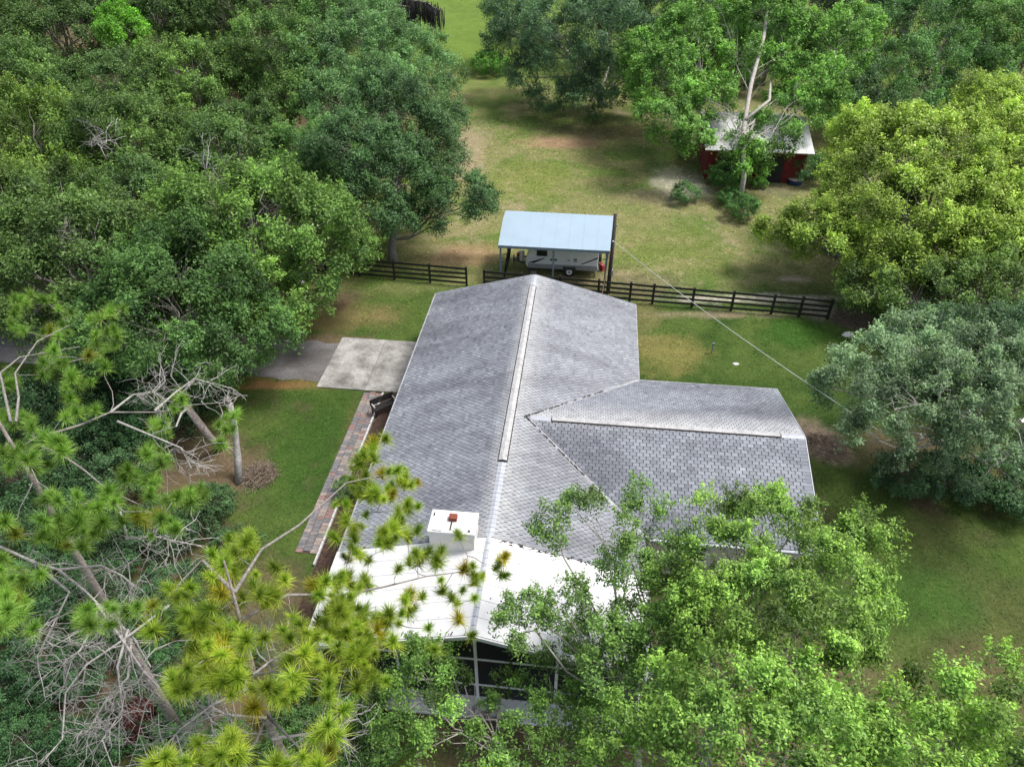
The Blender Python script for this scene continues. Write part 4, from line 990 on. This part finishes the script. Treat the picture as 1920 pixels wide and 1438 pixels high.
# foreground oaks, near the camera
fgk = dict(bark='pale_bark', spacing=.78, rc=.50, sprays=36, per=11, ln=.098, wd=.044, spread=.085, inner=.15, twig=.007, clump_var=.26, shoots=4)
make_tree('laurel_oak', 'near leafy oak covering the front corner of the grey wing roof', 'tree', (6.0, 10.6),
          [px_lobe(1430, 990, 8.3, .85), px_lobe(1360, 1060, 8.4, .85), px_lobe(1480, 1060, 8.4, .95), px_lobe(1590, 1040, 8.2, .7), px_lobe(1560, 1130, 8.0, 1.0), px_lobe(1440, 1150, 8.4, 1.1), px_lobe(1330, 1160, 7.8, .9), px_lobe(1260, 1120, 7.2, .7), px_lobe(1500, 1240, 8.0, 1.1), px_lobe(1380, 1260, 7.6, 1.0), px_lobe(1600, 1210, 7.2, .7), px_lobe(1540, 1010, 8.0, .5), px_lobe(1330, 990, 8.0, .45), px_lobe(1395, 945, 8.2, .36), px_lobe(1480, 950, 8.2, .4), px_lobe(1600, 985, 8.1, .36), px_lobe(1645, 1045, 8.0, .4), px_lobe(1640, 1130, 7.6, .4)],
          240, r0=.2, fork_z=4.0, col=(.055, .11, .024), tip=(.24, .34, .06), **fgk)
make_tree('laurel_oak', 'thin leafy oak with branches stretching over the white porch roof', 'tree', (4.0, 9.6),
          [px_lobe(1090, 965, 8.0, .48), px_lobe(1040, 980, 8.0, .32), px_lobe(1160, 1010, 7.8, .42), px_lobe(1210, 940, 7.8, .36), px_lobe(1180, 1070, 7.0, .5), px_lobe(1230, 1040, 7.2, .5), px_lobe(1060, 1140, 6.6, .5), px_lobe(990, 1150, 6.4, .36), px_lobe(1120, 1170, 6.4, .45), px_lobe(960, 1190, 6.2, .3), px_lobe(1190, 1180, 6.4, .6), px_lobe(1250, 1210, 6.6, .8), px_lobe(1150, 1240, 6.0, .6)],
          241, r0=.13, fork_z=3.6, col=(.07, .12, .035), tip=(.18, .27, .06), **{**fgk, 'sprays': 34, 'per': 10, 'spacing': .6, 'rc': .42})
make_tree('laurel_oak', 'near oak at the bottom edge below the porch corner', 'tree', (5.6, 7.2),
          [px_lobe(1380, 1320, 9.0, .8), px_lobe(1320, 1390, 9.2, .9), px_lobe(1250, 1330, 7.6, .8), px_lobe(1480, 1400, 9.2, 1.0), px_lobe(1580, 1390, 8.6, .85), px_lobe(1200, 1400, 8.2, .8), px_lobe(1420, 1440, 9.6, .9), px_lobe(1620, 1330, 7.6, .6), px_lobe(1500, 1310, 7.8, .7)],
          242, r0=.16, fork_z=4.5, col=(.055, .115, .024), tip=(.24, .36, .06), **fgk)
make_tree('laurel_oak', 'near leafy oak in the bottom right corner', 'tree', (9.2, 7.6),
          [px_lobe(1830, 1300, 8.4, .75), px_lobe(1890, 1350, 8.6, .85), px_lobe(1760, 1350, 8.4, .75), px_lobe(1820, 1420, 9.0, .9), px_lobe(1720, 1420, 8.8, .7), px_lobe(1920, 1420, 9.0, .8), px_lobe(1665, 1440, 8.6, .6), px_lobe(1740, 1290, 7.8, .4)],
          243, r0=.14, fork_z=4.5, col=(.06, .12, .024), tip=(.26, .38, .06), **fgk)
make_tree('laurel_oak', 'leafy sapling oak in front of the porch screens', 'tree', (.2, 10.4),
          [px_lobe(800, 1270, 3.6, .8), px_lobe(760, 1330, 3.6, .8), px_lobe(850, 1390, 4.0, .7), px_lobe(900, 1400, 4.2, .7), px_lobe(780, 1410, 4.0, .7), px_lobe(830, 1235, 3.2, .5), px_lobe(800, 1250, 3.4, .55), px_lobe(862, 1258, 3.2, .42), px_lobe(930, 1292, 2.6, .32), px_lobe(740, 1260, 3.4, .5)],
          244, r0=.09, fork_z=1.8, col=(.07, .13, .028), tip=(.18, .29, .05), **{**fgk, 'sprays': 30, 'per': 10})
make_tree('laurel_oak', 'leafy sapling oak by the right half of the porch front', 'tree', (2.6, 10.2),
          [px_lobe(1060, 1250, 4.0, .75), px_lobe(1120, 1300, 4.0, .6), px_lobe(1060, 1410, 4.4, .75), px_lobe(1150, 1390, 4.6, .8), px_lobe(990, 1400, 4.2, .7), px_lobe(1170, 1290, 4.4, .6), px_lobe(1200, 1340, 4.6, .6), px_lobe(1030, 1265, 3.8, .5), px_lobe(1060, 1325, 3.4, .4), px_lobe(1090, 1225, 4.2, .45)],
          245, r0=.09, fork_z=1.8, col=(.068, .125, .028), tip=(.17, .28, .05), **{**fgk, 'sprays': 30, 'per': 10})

# ------------------------------------------------------------------ shrubs
def shrub_lobes(seed, R):
    rg = random.Random(seed); return [(0, 0, R * .75, R * .7)] + [(R * .6 * math.cos(a + rg.uniform(-.3, .3)), R * .6 * math.sin(a), R * rg.uniform(.45, .8), R * rg.uniform(.36, .5)) for a in (0, 1.3, 2.5, 3.7, 5.0)]
SHR = [make_tree('shrub', 'x', 'shrub', (0, 0), shrub_lobes(k, 1.3), 300 + k, r0=.05, fork_z=.4, spacing=.5, rc=.36, sprays=18, per=10, ln=.09, wd=.045, spread=.08,
                 col=(.028, .06, .024), tip=(.075, .13, .045), twig=.008) for k in range(3)]
shr_used = [False] * 3
SHRUBS = [  # foot pixel, radius, proto, tint, label
    (400, 975, 1.1, 0, (1.1, 1.05, 1), 'dark shrub at the foot of the pale broken trunk'),
    (330, 1010, 1.3, 1, (.9, .95, .95), 'dark shrub between the pine tufts and the left lawn'),
    (240, 930, 1.5, 2, (.9, .9, .95), 'dark shrub under the bare grey pine limbs'),
    (140, 800, 1.7, 0, (.85, .9, .9), 'dark shrub behind the upper pine limbs at left'),
    (300, 830, 1.7, 1, (.9, 1, .9), 'dark shrub below the oak over the driveway'),
    (210, 740, 1.7, 2, (.8, .9, .85), 'dark shrub at the left behind the driveway oak'),
    (370, 770, 1.5, 0, (.85, .95, .85), 'dark shrub on the near side of the driveway'),
    (120, 970, 1.4, 1, (.85, .9, .9), 'dark shrub beside the thick left pine trunk'),
    (330, 1120, 1.1, 2, (.9, .95, .95), 'dark shrub below the middle of the dead twigs'),
    (50, 1180, 1.2, 0, (.85, .95, .9), 'dark shrub at the left edge below the low pine tufts'),
    (90, 1290, 1.2, 1, (.9, 1, 1), 'dark shrub left of the tangle of dead twigs'),
    (60, 1400, 1.1, 2, (.9, 1, .9), 'dark shrub in the bottom left corner'),
    (200, 1400, 1.0, 0, (.8, .95, .85), 'dark shrub at the bottom edge below the dead twigs'),
    (150, 890, 1.6, 1, (.8, .85, .85), 'X'), (60, 930, 1.6, 0, (.8, .9, .85), 'X'), (20, 1040, 1.5, 2, (.85, .9, .9), 'X'), (180, 1010, 1.4, 1, (.8, .9, .9), 'X'), (250, 1040, 1.3, 0, (.85, .9, .9), 'X'), (30, 800, 1.8, 2, (.8, .9, .9), 'X'), (220, 840, 1.6, 0, (.8, .9, .85), 'X'), (90, 1110, 1.3, 2, (.8, .9, .9), 'X'), (190, 1150, 1.2, 0, (.85, .9, .9), 'X'), (260, 1190, 1.1, 1, (.85, .95, .9), 'X'), (20, 1310, 1.1, 2, (.85, 1, .95), 'X'), (170, 1270, 1.1, 1, (.85, 1, .95), 'X'), (380, 1180, 1.0, 0, (1, 1, .9), 'X'), (300, 1280, 1.0, 2, (.85, 1, .9), 'X'), (140, 1440, 1.0, 0, (.85, 1, .9), 'X'), (330, 1420, .9, 1, (.9, 1, .9), 'X'), (450, 1240, .9, 0, (1.2, 1.2, .9), 'X'), (560, 1430, .9, 1, (1.4, 1.4, 1), 'X'), (690, 1330, .8, 2, (1.5, 1.5, 1), 'X'), (440, 1050, 1.0, 2, (1, 1, .95), 'X'), (700, 1420, .9, 0, (1.5, 1.5, 1), 'X'),
    (655, 930, .6, 2, (1.7, 1.5, 1.2), 'small olive shrub in the bed beside the brick walk'),
    (360, 1330, .9, 1, (.9, 1, .9), 'dark shrub below the yellow green pine tufts'),
    (430, 1430, .9, 2, (1.1, 1.1, .9), 'green shrub at the bottom edge beside the pine trunk'),
    (620, 1400, 1.0, 0, (1.6, 1.5, 1.1), 'olive shrub at the bottom edge left of the porch saplings'),
    (640, 1270, .9, 1, (1.5, 1.35, 1.1), 'brownish green shrub at the left corner of the porch'),
    (540, 1330, .9, 2, (1.3, 1.3, 1), 'olive shrub under the lowest pine tufts'),
    (1680, 915, 1.1, 0, (1.3, 1.3, 1.4), 'round blue green shrub under the grey green oak'),
    (1770, 920, 1.3, 1, (1.2, 1.2, 1.4), 'dark blue green shrub below the bare oak limb'),
    (1850, 930, 1.3, 2, (1.2, 1.25, 1.3), 'large blue green shrub below the oak at right'),
    (1905, 960, 1.1, 0, (1, 1.1, 1.1), 'dark shrub at the right edge above the lower lawn'),
    (918, 140, 1.9, 1, (1.9, 2.2, .9), 'low bright green bush at the foot of the blue green oak'),
    (1280, 380, 1.0, 2, (2.0, 1.9, 1.9), 'small pale green bush left of the pale trunk'),
    (1390, 410, 1.1, 0, (1.6, 1.7, 1.2), 'leafy bush at the foot of the pale trunk'),
    (1362, 350, 1.5, 1, (1.7, 1.9, 1.2), 'bright bush beside the left front of the barn'),
    (1420, 352, .6, 2, (2.1, 2.4, 1.1), 'bright low bush before the middle of the barn wall'),
    (1518, 342, 1.5, 0, (1.3, 1.5, 1.2), 'dark bush at the right front corner of the barn'),
    (1370, 385, 1.0, 1, (1.5, 1.7, 1.2), 'bush just left of the pale trunk foot'),
    (620, 545, .7, 2, (1.2, 1.3, 1.1), 'low shrub under the oaks right of the bird bath'),
    (560, 530, .9, 0, (1.0, 1.1, 1), 'dark shrub behind the bird bath by the left fence'),
    (1585, 470, 1.2, 1, (2.2, 2.2, .8), 'green bush under the left edge of the yellow green tree'),
]
for i, (px, py, R, k, colr, lab) in enumerate(SHRUBS):
    lab = 'dark leafy shrub in the undergrowth below the left pines' if lab == 'X' else lab
    q = at(px, py); s = R / 1.3; z0 = 0
    if not shr_used[k]:
        shr_used[k] = True; r = SHR[k]; r.location = (q[0], q[1], z0); r.scale = (s, s, s); r['label'] = lab; tag(r, group='shrubs')
        for ch in r.children:
            if ch.name.startswith('crown'): ch.color = (*colr, 1)
    else:
        r = copy_tree(SHR[k], (q[0], q[1], z0), i * 1.9, (s, s, s * (1 + .12 * math.sin(i * 2.1))), lab, colr, 'shrubs')
        for ch in r.children:
            if ch.name.startswith('trunk'): ch.color = (1, 1, 1, 1)

# ------------------------------------------------------------------ pines
def needle_tuft(rng, n=330, L=0.27, wd=0.0105):
    """one tuft: needles fan out round a shoot that points up z"""
    h = rng.random(n) ** 0.8
    a = rng.random(n) * 2 * np.pi; el = np.radians(78 - 105 * (1 - h) + rng.normal(0, 16, n))
    el = np.clip(el, -0.5, 1.45)
    d = np.stack([np.cos(a) * np.cos(el), np.sin(a) * np.cos(el), np.sin(el)], 1)
    root = np.stack([0 * h, 0 * h, 0.10 * h - 0.06], 1)
    Ln = (L * (0.45 + 0.7 * rng.random(n)))[:, None]
    s = unit(np.cross(d, unit(rng.normal(size=(n, 3))))) * wd
    mid = root + d * Ln * 0.6; tip = root + d * Ln - UP * (Ln * 0.10)
    V = np.empty((n, 3, 3)); V[:, 0] = root + s * .5; V[:, 1] = root - s * .5; V[:, 2] = tip
    return V, h
def rot_to(d):
    z = unit(np.array(d, float)); x = unit(np.cross(z, np.array([.3, .9, .2]))); y = np.cross(z, x); return np.stack([x, y, z], 1)
def pine(kind, label, trunk, r0, tufts, seed, col, tip, size=1.0, extra=(), dead=()):
    """trunk: world points from the ground up; tufts: world points; extra: live limbs; dead: bare limbs (world polylines)"""
    rng = np.random.default_rng(seed); base = np.array(trunk[0]); base[2] = 0
    o = empty(kind, base); tag(o, label, 'tree', 'pines in the left foreground')
    T = [np.array(q) - base for q in trunk]
    mb = MB(); mb.tube(T, [r0 * (1.2 if k == 0 else 1 - .88 * k / (len(T) - 1)) for k in range(len(T))], 10)
    mb.build('trunk', 'pine_bark', o, smooth=True)
    Ts = np.array(T); fine = np.concatenate([Ts[i] + (Ts[i + 1] - Ts[i]) * np.linspace(0, 1, 12)[:, None] for i in range(len(Ts) - 1)])
    fine = fine[fine[:, 2] > fine[-1, 2] * .45]
    lm = MB(); nodes_ = []
    for pl_ in extra:
        pts = [np.array(q) - base for q in pl_]; n = len(pts)
        lm.tube(pts, [.034 * (1 - .7 * k / max(1, n - 1)) for k in range(n)], 6)
        for i in range(n - 1):
            for f in np.linspace(0, 1, 6): nodes_.append(pts[i] + (pts[i + 1] - pts[i]) * f)
    V, C = [], []
    tuf = [np.array(q) - base for q in tufts]
    src = list(tuf)
    for rep in range(2): tuf += [q + rng.normal(size=3) * np.array([.17, .17, .12]) - UP * .08 for q in src if rng.random() < (.75 if (q + base)[0] < -1.9 else .25)]
    # every tuft grows from a twig off the nearest limb; far ones get a limb of their own first
    tuf.sort(key=lambda q: np.min(np.linalg.norm(fine - q, axis=1)))
    for q in tuf:
        A = np.array(nodes_) if nodes_ else np.zeros((0, 3)); cand = np.concatenate([fine + 0, A]) if len(A) else fine
        pen = np.linalg.norm(cand - q, axis=1) + np.maximum(0, cand[:, 2] - q[2]) * 1.2
        s0 = cand[int(np.argmin(pen))]; dist = np.linalg.norm(q - s0)
        pts = wiggle(s0, q, 4, .05, rng, -.05); r1 = min(.028, .006 + .007 * dist)
        lm.tube(pts, [r1 * (1 - .14 * k) for k in range(5)], 5, False)
        for k in range(1, 5): nodes_.append(pts[k])
        d = unit(unit(pts[-1] - pts[-2]) * .55 + UP * .85 + rng.normal(size=3) * .38)
        M = rot_to(d); sz = size * rng.uniform(.55, 1.15) * np.array([1, rng.uniform(.7, 1.1), 1])
        tv, h = needle_tuft(rng); tv = (tv.reshape(-1, 3) * sz) @ M.T + q
        V.append(tv); b_ = rng.uniform(.6, 1.35) * (np.array([1.25, .8, .6]) if rng.random() < .07 else 1.0); yk = np.clip(.75 - .55 * h + .3 * rng.random(len(h)) + rng.uniform(-.18, .18), 0, 1)[:, None]
        yk = yk[:, None, :] * np.array([.35, .35, 1.2])[None, :, None]
        C.append(((np.array(col) * (1 - yk) + np.array(tip) * yk) * b_ * (0.8 + .4 * rng.random((len(h), 1, 1)))).reshape(-1, 3))
    lm.build('branches', 'twig_wood', o, smooth=True)
    nm_ = np_mesh('needles', np.concatenate(V), 3); vert_cols(nm_, np.clip(np.concatenate(C) * 1.35, 0, .8)); link('needles', nm_, 'needle', o)
    if dead:
        dm_ = MB()
        def grow(pts, r, lvl):
            n = len(pts); dm_.tube(pts, [r * (1 - .65 * k / (n - 1)) for k in range(n)], 5 if lvl == 0 else 3, False)
            if lvl >= 3: return
            m_ = [12, 4, 2][lvl]
            for _ in range(m_):
                i = int(rng.integers(max(0, 0 if lvl else 1), n - 1)); f = rng.random(); s0 = pts[i] + (pts[i + 1] - pts[i]) * f
                ax = unit(pts[i + 1] - pts[i]); L = [1.0, .55, .28][lvl] * rng.uniform(.5, 1.3)
                d = unit(ax * .55 + rng.normal(size=3) * .75 + np.array([0, 0, -.15])); q = [s0]
                for k in range(3):
                    d = unit(d + rng.normal(size=3) * .36); q.append(q[-1] + d * L / 3)
                grow(q, r * .55 if lvl else .016, lvl + 1)
        for pl_ in dead: grow([np.array(q) - base for q in pl_], .035, 0)
        dm_.build('dead_branches', 'dead_wood', o, smooth=True)
    return o
Z4 = lambda L, zf_: [at(x / 3, 480 + y / 3, zf_(x / 3, 480 + y / 3)) for x, y in L]
ZB = lambda L, zf_: [at(x / 3, 958 + y / 3, zf_(x / 3, 958 + y / 3)) for x, y in L]
ZM = lambda L, zf_: [at(640 + x / 3, 958 + y / 3, zf_(640 + x / 3, 958 + y / 3)) for x, y in L]
ZC = lambda L, zf_: [at(640 + x / 3, 480 + y / 3, zf_(640 + x / 3, 480 + y / 3)) for x, y in L]
rp = random.Random(77)
z1 = lambda x, y: 13.0 - max(0, x - 150) * .006 + rp.uniform(-.5, .5)
t1 = Z4([(110, 250), (180, 225), (250, 250), (330, 300), (370, 330), (350, 390), (560, 350), (610, 320), (690, 300), (640, 420), (130, 420), (80, 330), (240, 430), (540, 440), (600, 520), (500, 560), (560, 590), (300, 540), (250, 600), (260, 660), (330, 600), (400, 690), (440, 720), (20, 690), (60, 720), (30, 880), (170, 920), (180, 970), (120, 1070), (200, 1110), (60, 1080), (20, 1110), (150, 1150), (300, 1050), (350, 1040), (430, 880), (480, 870), (370, 910), (1000, 770), (1020, 810), (920, 940), (900, 970), (850, 1070), (830, 1120), (890, 1090), (1270, 920), (1270, 980), (1230, 1050), (290, 1340), (330, 1380), (590, 1370), (640, 1390), (720, 1200), (760, 1240), (880, 1260), (850, 1320), (1060, 1340), (1120, 1310), (1000, 1360), (960, 1400), (480, 1420)], z1)
z1b = lambda x, y: 12.6 + rp.uniform(-.5, .5)
t1 += ZB([(280, 110), (340, 180), (440, 50), (520, 130), (330, 60), (470, 200), (400, 110), (60, 80), (30, 60), (580, 60), (690, 60), (760, 20), (820, 50), (900, 60), (990, 110), (960, 60), (20, 280), (60, 380), (110, 330), (30, 480), (40, 560), (20, 640), (80, 610), (90, 430), (140, 390), (490, 560), (500, 620), (640, 550), (720, 570), (770, 540), (850, 540)], z1b)
base1 = at(100, 965, 11.0)
tr1 = [(base1[0], base1[1], -.05), (base1[0], base1[1], 4), (base1[0], base1[1], 8), (base1[0], base1[1], 11), (base1[0] - .1, base1[1] + .1, 13), (base1[0] - .2, base1[1] + .2, 14.6)]
ex1 = [[at(63, 823, 12.4), at(150, 797, 12.2), at(207, 773, 12.0), at(300, 773, 11.8), at(350, 760, 11.8), at(410, 755, 11.6)],
       [at(75, 835, 12.2), at(127, 860, 12.1), at(160, 883, 12.0), at(200, 917, 12.0), at(270, 950, 12.0)],
       [at(20, 790, 13.2), at(0, 700, 13), at(37, 670, 13), at(77, 663, 13), at(150, 650, 13)],
       [at(30, 790, 13.2), at(35, 745, 13.2), at(28, 700, 13.1), at(70, 640, 13.2), at(130, 610, 13.2)]]
dd1 = [[at(0, 1025, 11.5), at(67, 1055, 11.3), at(110, 1068, 11.2), at(160, 1108, 11.0), at(187, 1135, 10.8), at(247, 1191, 10.6), at(283, 1250, 10.4)],
       [at(60, 1050, 11.2), at(130, 1110, 11), at(100, 1170, 10.8), at(70, 1230, 10.6)],
       [at(317, 1135, 10.9), at(233, 1198, 10.7), at(163, 1245, 10.5), at(123, 1298, 10.4), at(117, 1385, 10.3), at(77, 1431, 10.2)],
       [at(247, 1191, 10.6), at(240, 1270, 10.5), at(200, 1310, 10.3), at(165, 1370, 10.2)],
       [at(180, 1130, 10.9), at(230, 1200, 10.7), at(270, 1260, 10.5), at(300, 1290, 10.4)], [at(240, 1180, 10.7), at(220, 1250, 10.6), at(230, 1330, 10.4), at(190, 1390, 10.3)], [at(187, 1135, 10.8), at(170, 1180, 10.7), at(150, 1220, 10.6), at(120, 1240, 10.5)],
       [at(207, 773, 12), at(250, 740, 12), at(290, 735, 12), at(310, 715, 12)], [at(220, 790, 12), at(280, 815, 11.9), at(340, 840, 11.8), at(360, 880, 11.7)],
       [at(290, 770, 12), at(330, 735, 12), at(365, 710, 12), at(400, 720, 12)], [at(110, 1068, 11.2), at(190, 1060, 11), at(230, 1080, 11), at(258, 1105, 11)],
       [at(225, 960, 12), at(240, 1010, 11.8), at(290, 1005, 11.8), at(330, 1015, 11.8)]]
pine('pine_tree', 'tall pine at the left edge with grey dead limbs and green needle tufts', tr1, .15, t1, 401, (.07, .16, .025), (.25, .39, .065), 1.22, ex1, dd1)
z2 = lambda x, y: 13.6 - max(0, x - 480) * .005 + rp.uniform(-.45, .45)
t2 = ZB([(1290, 160), (1380, 180), (1350, 250), (1410, 220), (1300, 230), (1190, 370), (1230, 390), (1250, 470), (1000, 490), (1050, 480), (1550, 320), (1600, 390), (1430, 430), (1490, 530), (1460, 470), (1780, 430), (1830, 400), (1050, 590), (1040, 640), (1140, 640), (1210, 620), (1230, 670), (1270, 690), (1130, 710), (1180, 740), (1300, 800), (1250, 810), (1340, 850), (1360, 770), (970, 940), (1000, 990), (1040, 920), (1220, 940), (1200, 990), (1260, 960), (1600, 680), (1690, 640), (1650, 600), (1630, 720), (1780, 710), (1720, 780), (1840, 720), (1780, 850), (1850, 960), (1890, 900), (1540, 1020), (1600, 1000), (1500, 990), (1640, 930), (1900, 560), (880, 1420), (930, 1390), (1050, 1410), (1110, 1390), (1280, 1310), (1340, 1360), (1240, 1370), (1310, 1260), (1700, 1380), (1780, 1400), (1850, 1360), (1550, 1430), (1880, 1280), (1820, 1240), (1150, 880), (1110, 900)], z2)
z2b = lambda x, y: 12.6 - max(0, x - 640) * .006 + rp.uniform(-.35, .35)
t2 += ZM([(60, 210), (110, 260), (230, 120), (300, 100), (340, 60), (210, 180), (360, 130), (660, 140), (540, 280), (480, 240), (560, 230), (430, 240), (130, 390), (60, 420), (320, 330), (380, 290), (560, 390), (690, 330), (740, 310), (890, 290), (920, 260), (870, 320), (750, 400), (790, 370), (750, 490), (650, 520), (620, 490), (680, 450), (380, 480), (360, 510), (490, 660), (50, 540), (120, 580), (190, 600), (270, 580), (250, 630), (60, 770), (100, 740), (160, 920), (190, 940), (130, 890), (660, 610), (730, 700), (30, 680), (20, 260), (70, 110), (30, 60), (20, 600), (90, 640), (140, 660), (200, 670), (30, 720), (90, 700), (150, 720), (-40, 560), (-30, 640), (-60, 700), (0, 500), (-50, 480), (60, 480), (10, 350), (-20, 420)], z2b)
t2 += ZC([(130, 1120), (90, 1150), (170, 1090), (310, 1210), (330, 1270), (260, 1310), (360, 1200), (200, 1340), (60, 1270), (140, 1290), (240, 1370), (30, 1400), (370, 1400), (390, 1290), (100, 1350)], lambda x, y: 11.6 + rp.uniform(-.3, .3))
b2 = at(455, 1180, 13.0)
b2b = at(510, 1372, 10.0)
tr2 = [(b2b[0] + .3, b2b[1] - .1, -.05), (b2b[0] + .2, b2b[1], 5), (b2b[0], b2b[1], 10), tuple(at(478, 1275, 12.0)), tuple(b2), tuple(at(420, 1052, 15.0))]
ex2 = [[at(440, 1110, 14.0), at(490, 1030, 13.4), at(560, 985, 12.8), at(610, 940, 12.3), at(650, 905, 12.0), at(720, 890, 11.8)],
       [at(455, 1160, 13.4), at(540, 1115, 13.0), at(640, 1115, 12.4), at(720, 1100, 12.0), at(800, 1080, 11.6), at(880, 1070, 11.2)],
       [at(465, 1225, 12.8), at(390, 1235, 12.8), at(350, 1245, 12.8), at(330, 1275, 12.8)],
       [at(440, 1110, 14.0), at(380, 1050, 13.8), at(340, 1090, 13.6), at(310, 1135, 13.4)],
       [at(475, 1265, 12.2), at(560, 1250, 12.2), at(620, 1240, 12.2)],
       [at(500, 1340, 10.8), at(480, 1390, 11.2), at(445, 1435, 11.6)], [at(500, 1340, 10.8), at(560, 1400, 11.6), at(620, 1380, 11.8)]]
dd2 = [[at(465, 1290, 12.0), at(400, 1320, 12.0), at(340, 1365, 12.0), at(300, 1410, 12.0)], [at(500, 1345, 11), at(430, 1340, 11.2), at(395, 1325, 11.3)], [at(475, 1265, 12.2), at(500, 1245, 12.2), at(520, 1230, 12.2)],
       [at(510, 1385, 10.5), at(580, 1375, 10.6), at(640, 1360, 10.8)]]
pine('pine_tree', 'pine with yellow green needle tufts reaching over the white porch roof', tr2, .13, t2, 402, (.055, .145, .015), (.42, .49, .05), 1.15, ex2, dd2)

# ------------------------------------------------------------------ broken trunk, brush, moss, red plant
rg2 = np.random.default_rng(9)
q = at(448, 905)
sn = empty('broken_trunk', q); tag(sn, 'pale broken tree trunk standing at the edge of the left lawn', 'tree trunk')
tpz = [np.array([0, 0, -.05]), at(446, 860, 1.0) - q, at(440, 800, 2.6) - q, at(431, 757, 3.9) - q]
MB().tube(tpz, [.2, .165, .14, .13], 10).build('trunk', 'dead_wood', sn, smooth=True)
sb_ = MB()
for k in range(16):
    s0 = tpz[-1] + rg2.normal(size=3) * .05; d = unit(rg2.normal(size=3) + np.array([0, 0, .3])); pts = [s0]
    for j in range(4): d = unit(d + rg2.normal(size=3) * .35); pts.append(pts[-1] + d * .16)
    sb_.tube(pts, [.025, .02, .016, .012, .006], 4, False)
sb_.build('splinters', 'dead_wood', sn)
q = at(415, 840)
sn = empty('leaning_trunk', q); tag(sn, 'thick brown pine stub leaning beside the pale broken trunk', 'tree trunk')
MB().tube([np.array([0, 0, -.05]), at(395, 822, 1.2) - q, at(350, 762, 3.2) - q], [.2, .18, .155], 10).build('trunk', 'pine_bark', sn, smooth=True)
MB().tube([at(352, 765, 3.1) - q, at(340, 775, 3.4) - q, at(330, 800, 3.2) - q], [.07, .05, .03], 6).build('stub', 'dead_wood', sn)
def brush(px, py, R, hgt, n, mat, label, seed, name='brush_pile'):
    rg = np.random.default_rng(seed); mb = MB()
    for k in range(n):
        a = rg.random() * 6.28; r_ = R * math.sqrt(rg.random()); c = np.array([r_ * math.cos(a), r_ * math.sin(a), hgt * (1 - r_ / R) * rg.random() + .015])
        d = unit(rg.normal(size=3) * np.array([1, 1, .3])) * rg.uniform(.12, .45)
        mb.tube([c - d, c + rg.normal(size=3) * .03, c + d], [.012, .01, .005], 3, False)
    v = np.array(mb.v); v[:, 2] = np.maximum(v[:, 2], .004); mb.v = [tuple(x) for x in v]
    o = mb.build(name, mat); qq = at(px, py); o.location = (qq[0], qq[1], 0); tag(o, label, 'brush'); return o
brush(1600, 600, 1.2, .5, 420, 'brush', 'brown brush pile at the right end of the black fence', 1)
brush(1548, 838, 1.0, .08, 260, 'brush', 'thin scatter of dry twigs on the bare patch beside the wing', 2, 'twig_litter')
brush(485, 892, .8, .6, 420, 'brush', 'dry brown heap of fronds beside the pale broken trunk', 3, 'frond_heap')
brush(910, 1365, 1.0, .4, 260, 'brush', 'brown twig pile before the porch slab', 4)
make_tree('cordyline', 'red leaved plant among the shrubs at the bottom left', 'plant', B(275, 1375), [(B(275, 1375)[0], B(275, 1375)[1], .6, .5), (B(250, 1350)[0], B(250, 1350)[1], .5, .35), (B(300, 1370)[0], B(300, 1370)[1], .45, .3)], 501, r0=.03, fork_z=.2, spacing=.3, rc=.22, sprays=12, per=7, ln=.16, wd=.04, spread=.06, col=(.035, .012, .01), tip=(.08, .022, .016), twig=.006)
# hanging moss on a branch at the top edge
ms_root = empty('mossy_branch_tree', at(735, 150)); tag(ms_root, 'bare branches draped in dark hanging moss at the top edge', 'tree')
o_b = np.array(B(735, 150).tolist() + [0]); mb = MB()
mb.tube([np.array([0, 0, -.05]), at(720, 40, 5) - o_b, at(715, -40, 8) - o_b], [.3, .25, .2], 8)
arms = [[at(715, -20, 7.6) - o_b, at(760, 0, 8) - o_b, at(800, 5, 7.8) - o_b, at(822, 20, 7.4) - o_b], [at(715, -10, 7.4) - o_b, at(740, 10, 7.6) - o_b, at(780, 15, 7.2) - o_b]]
for a_ in arms: mb.tube(a_, [.14, .1, .07, .04][:len(a_)], 6)
mb.build('trunk', 'oak_bark', ms_root, smooth=True)
mv = []
for a_ in arms:
    for k in range(700):
        i = rg2.integers(0, len(a_) - 1); s0 = a_[i] + (a_[i + 1] - a_[i]) * rg2.random() + rg2.normal(size=3) * np.array([.35, .35, .12]); Lm = rg2.uniform(.6, 2.8); ww = rg2.uniform(.04, .10)
        an = rg2.random() * 6.28; s = np.array([math.cos(an), math.sin(an), 0]) * ww
        s0 = s0 + np.array([0, 0, -.05]); mv += [s0 - s * .5, s0 + s * .5, s0 + s * .3 + rg2.normal(size=3) * .05 - UP * Lm * .6, s0 + rg2.normal(size=3) * .08 - UP * Lm]
link('hanging_moss', np_mesh('hanging_moss', np.array(mv), 4), 'moss', ms_root)
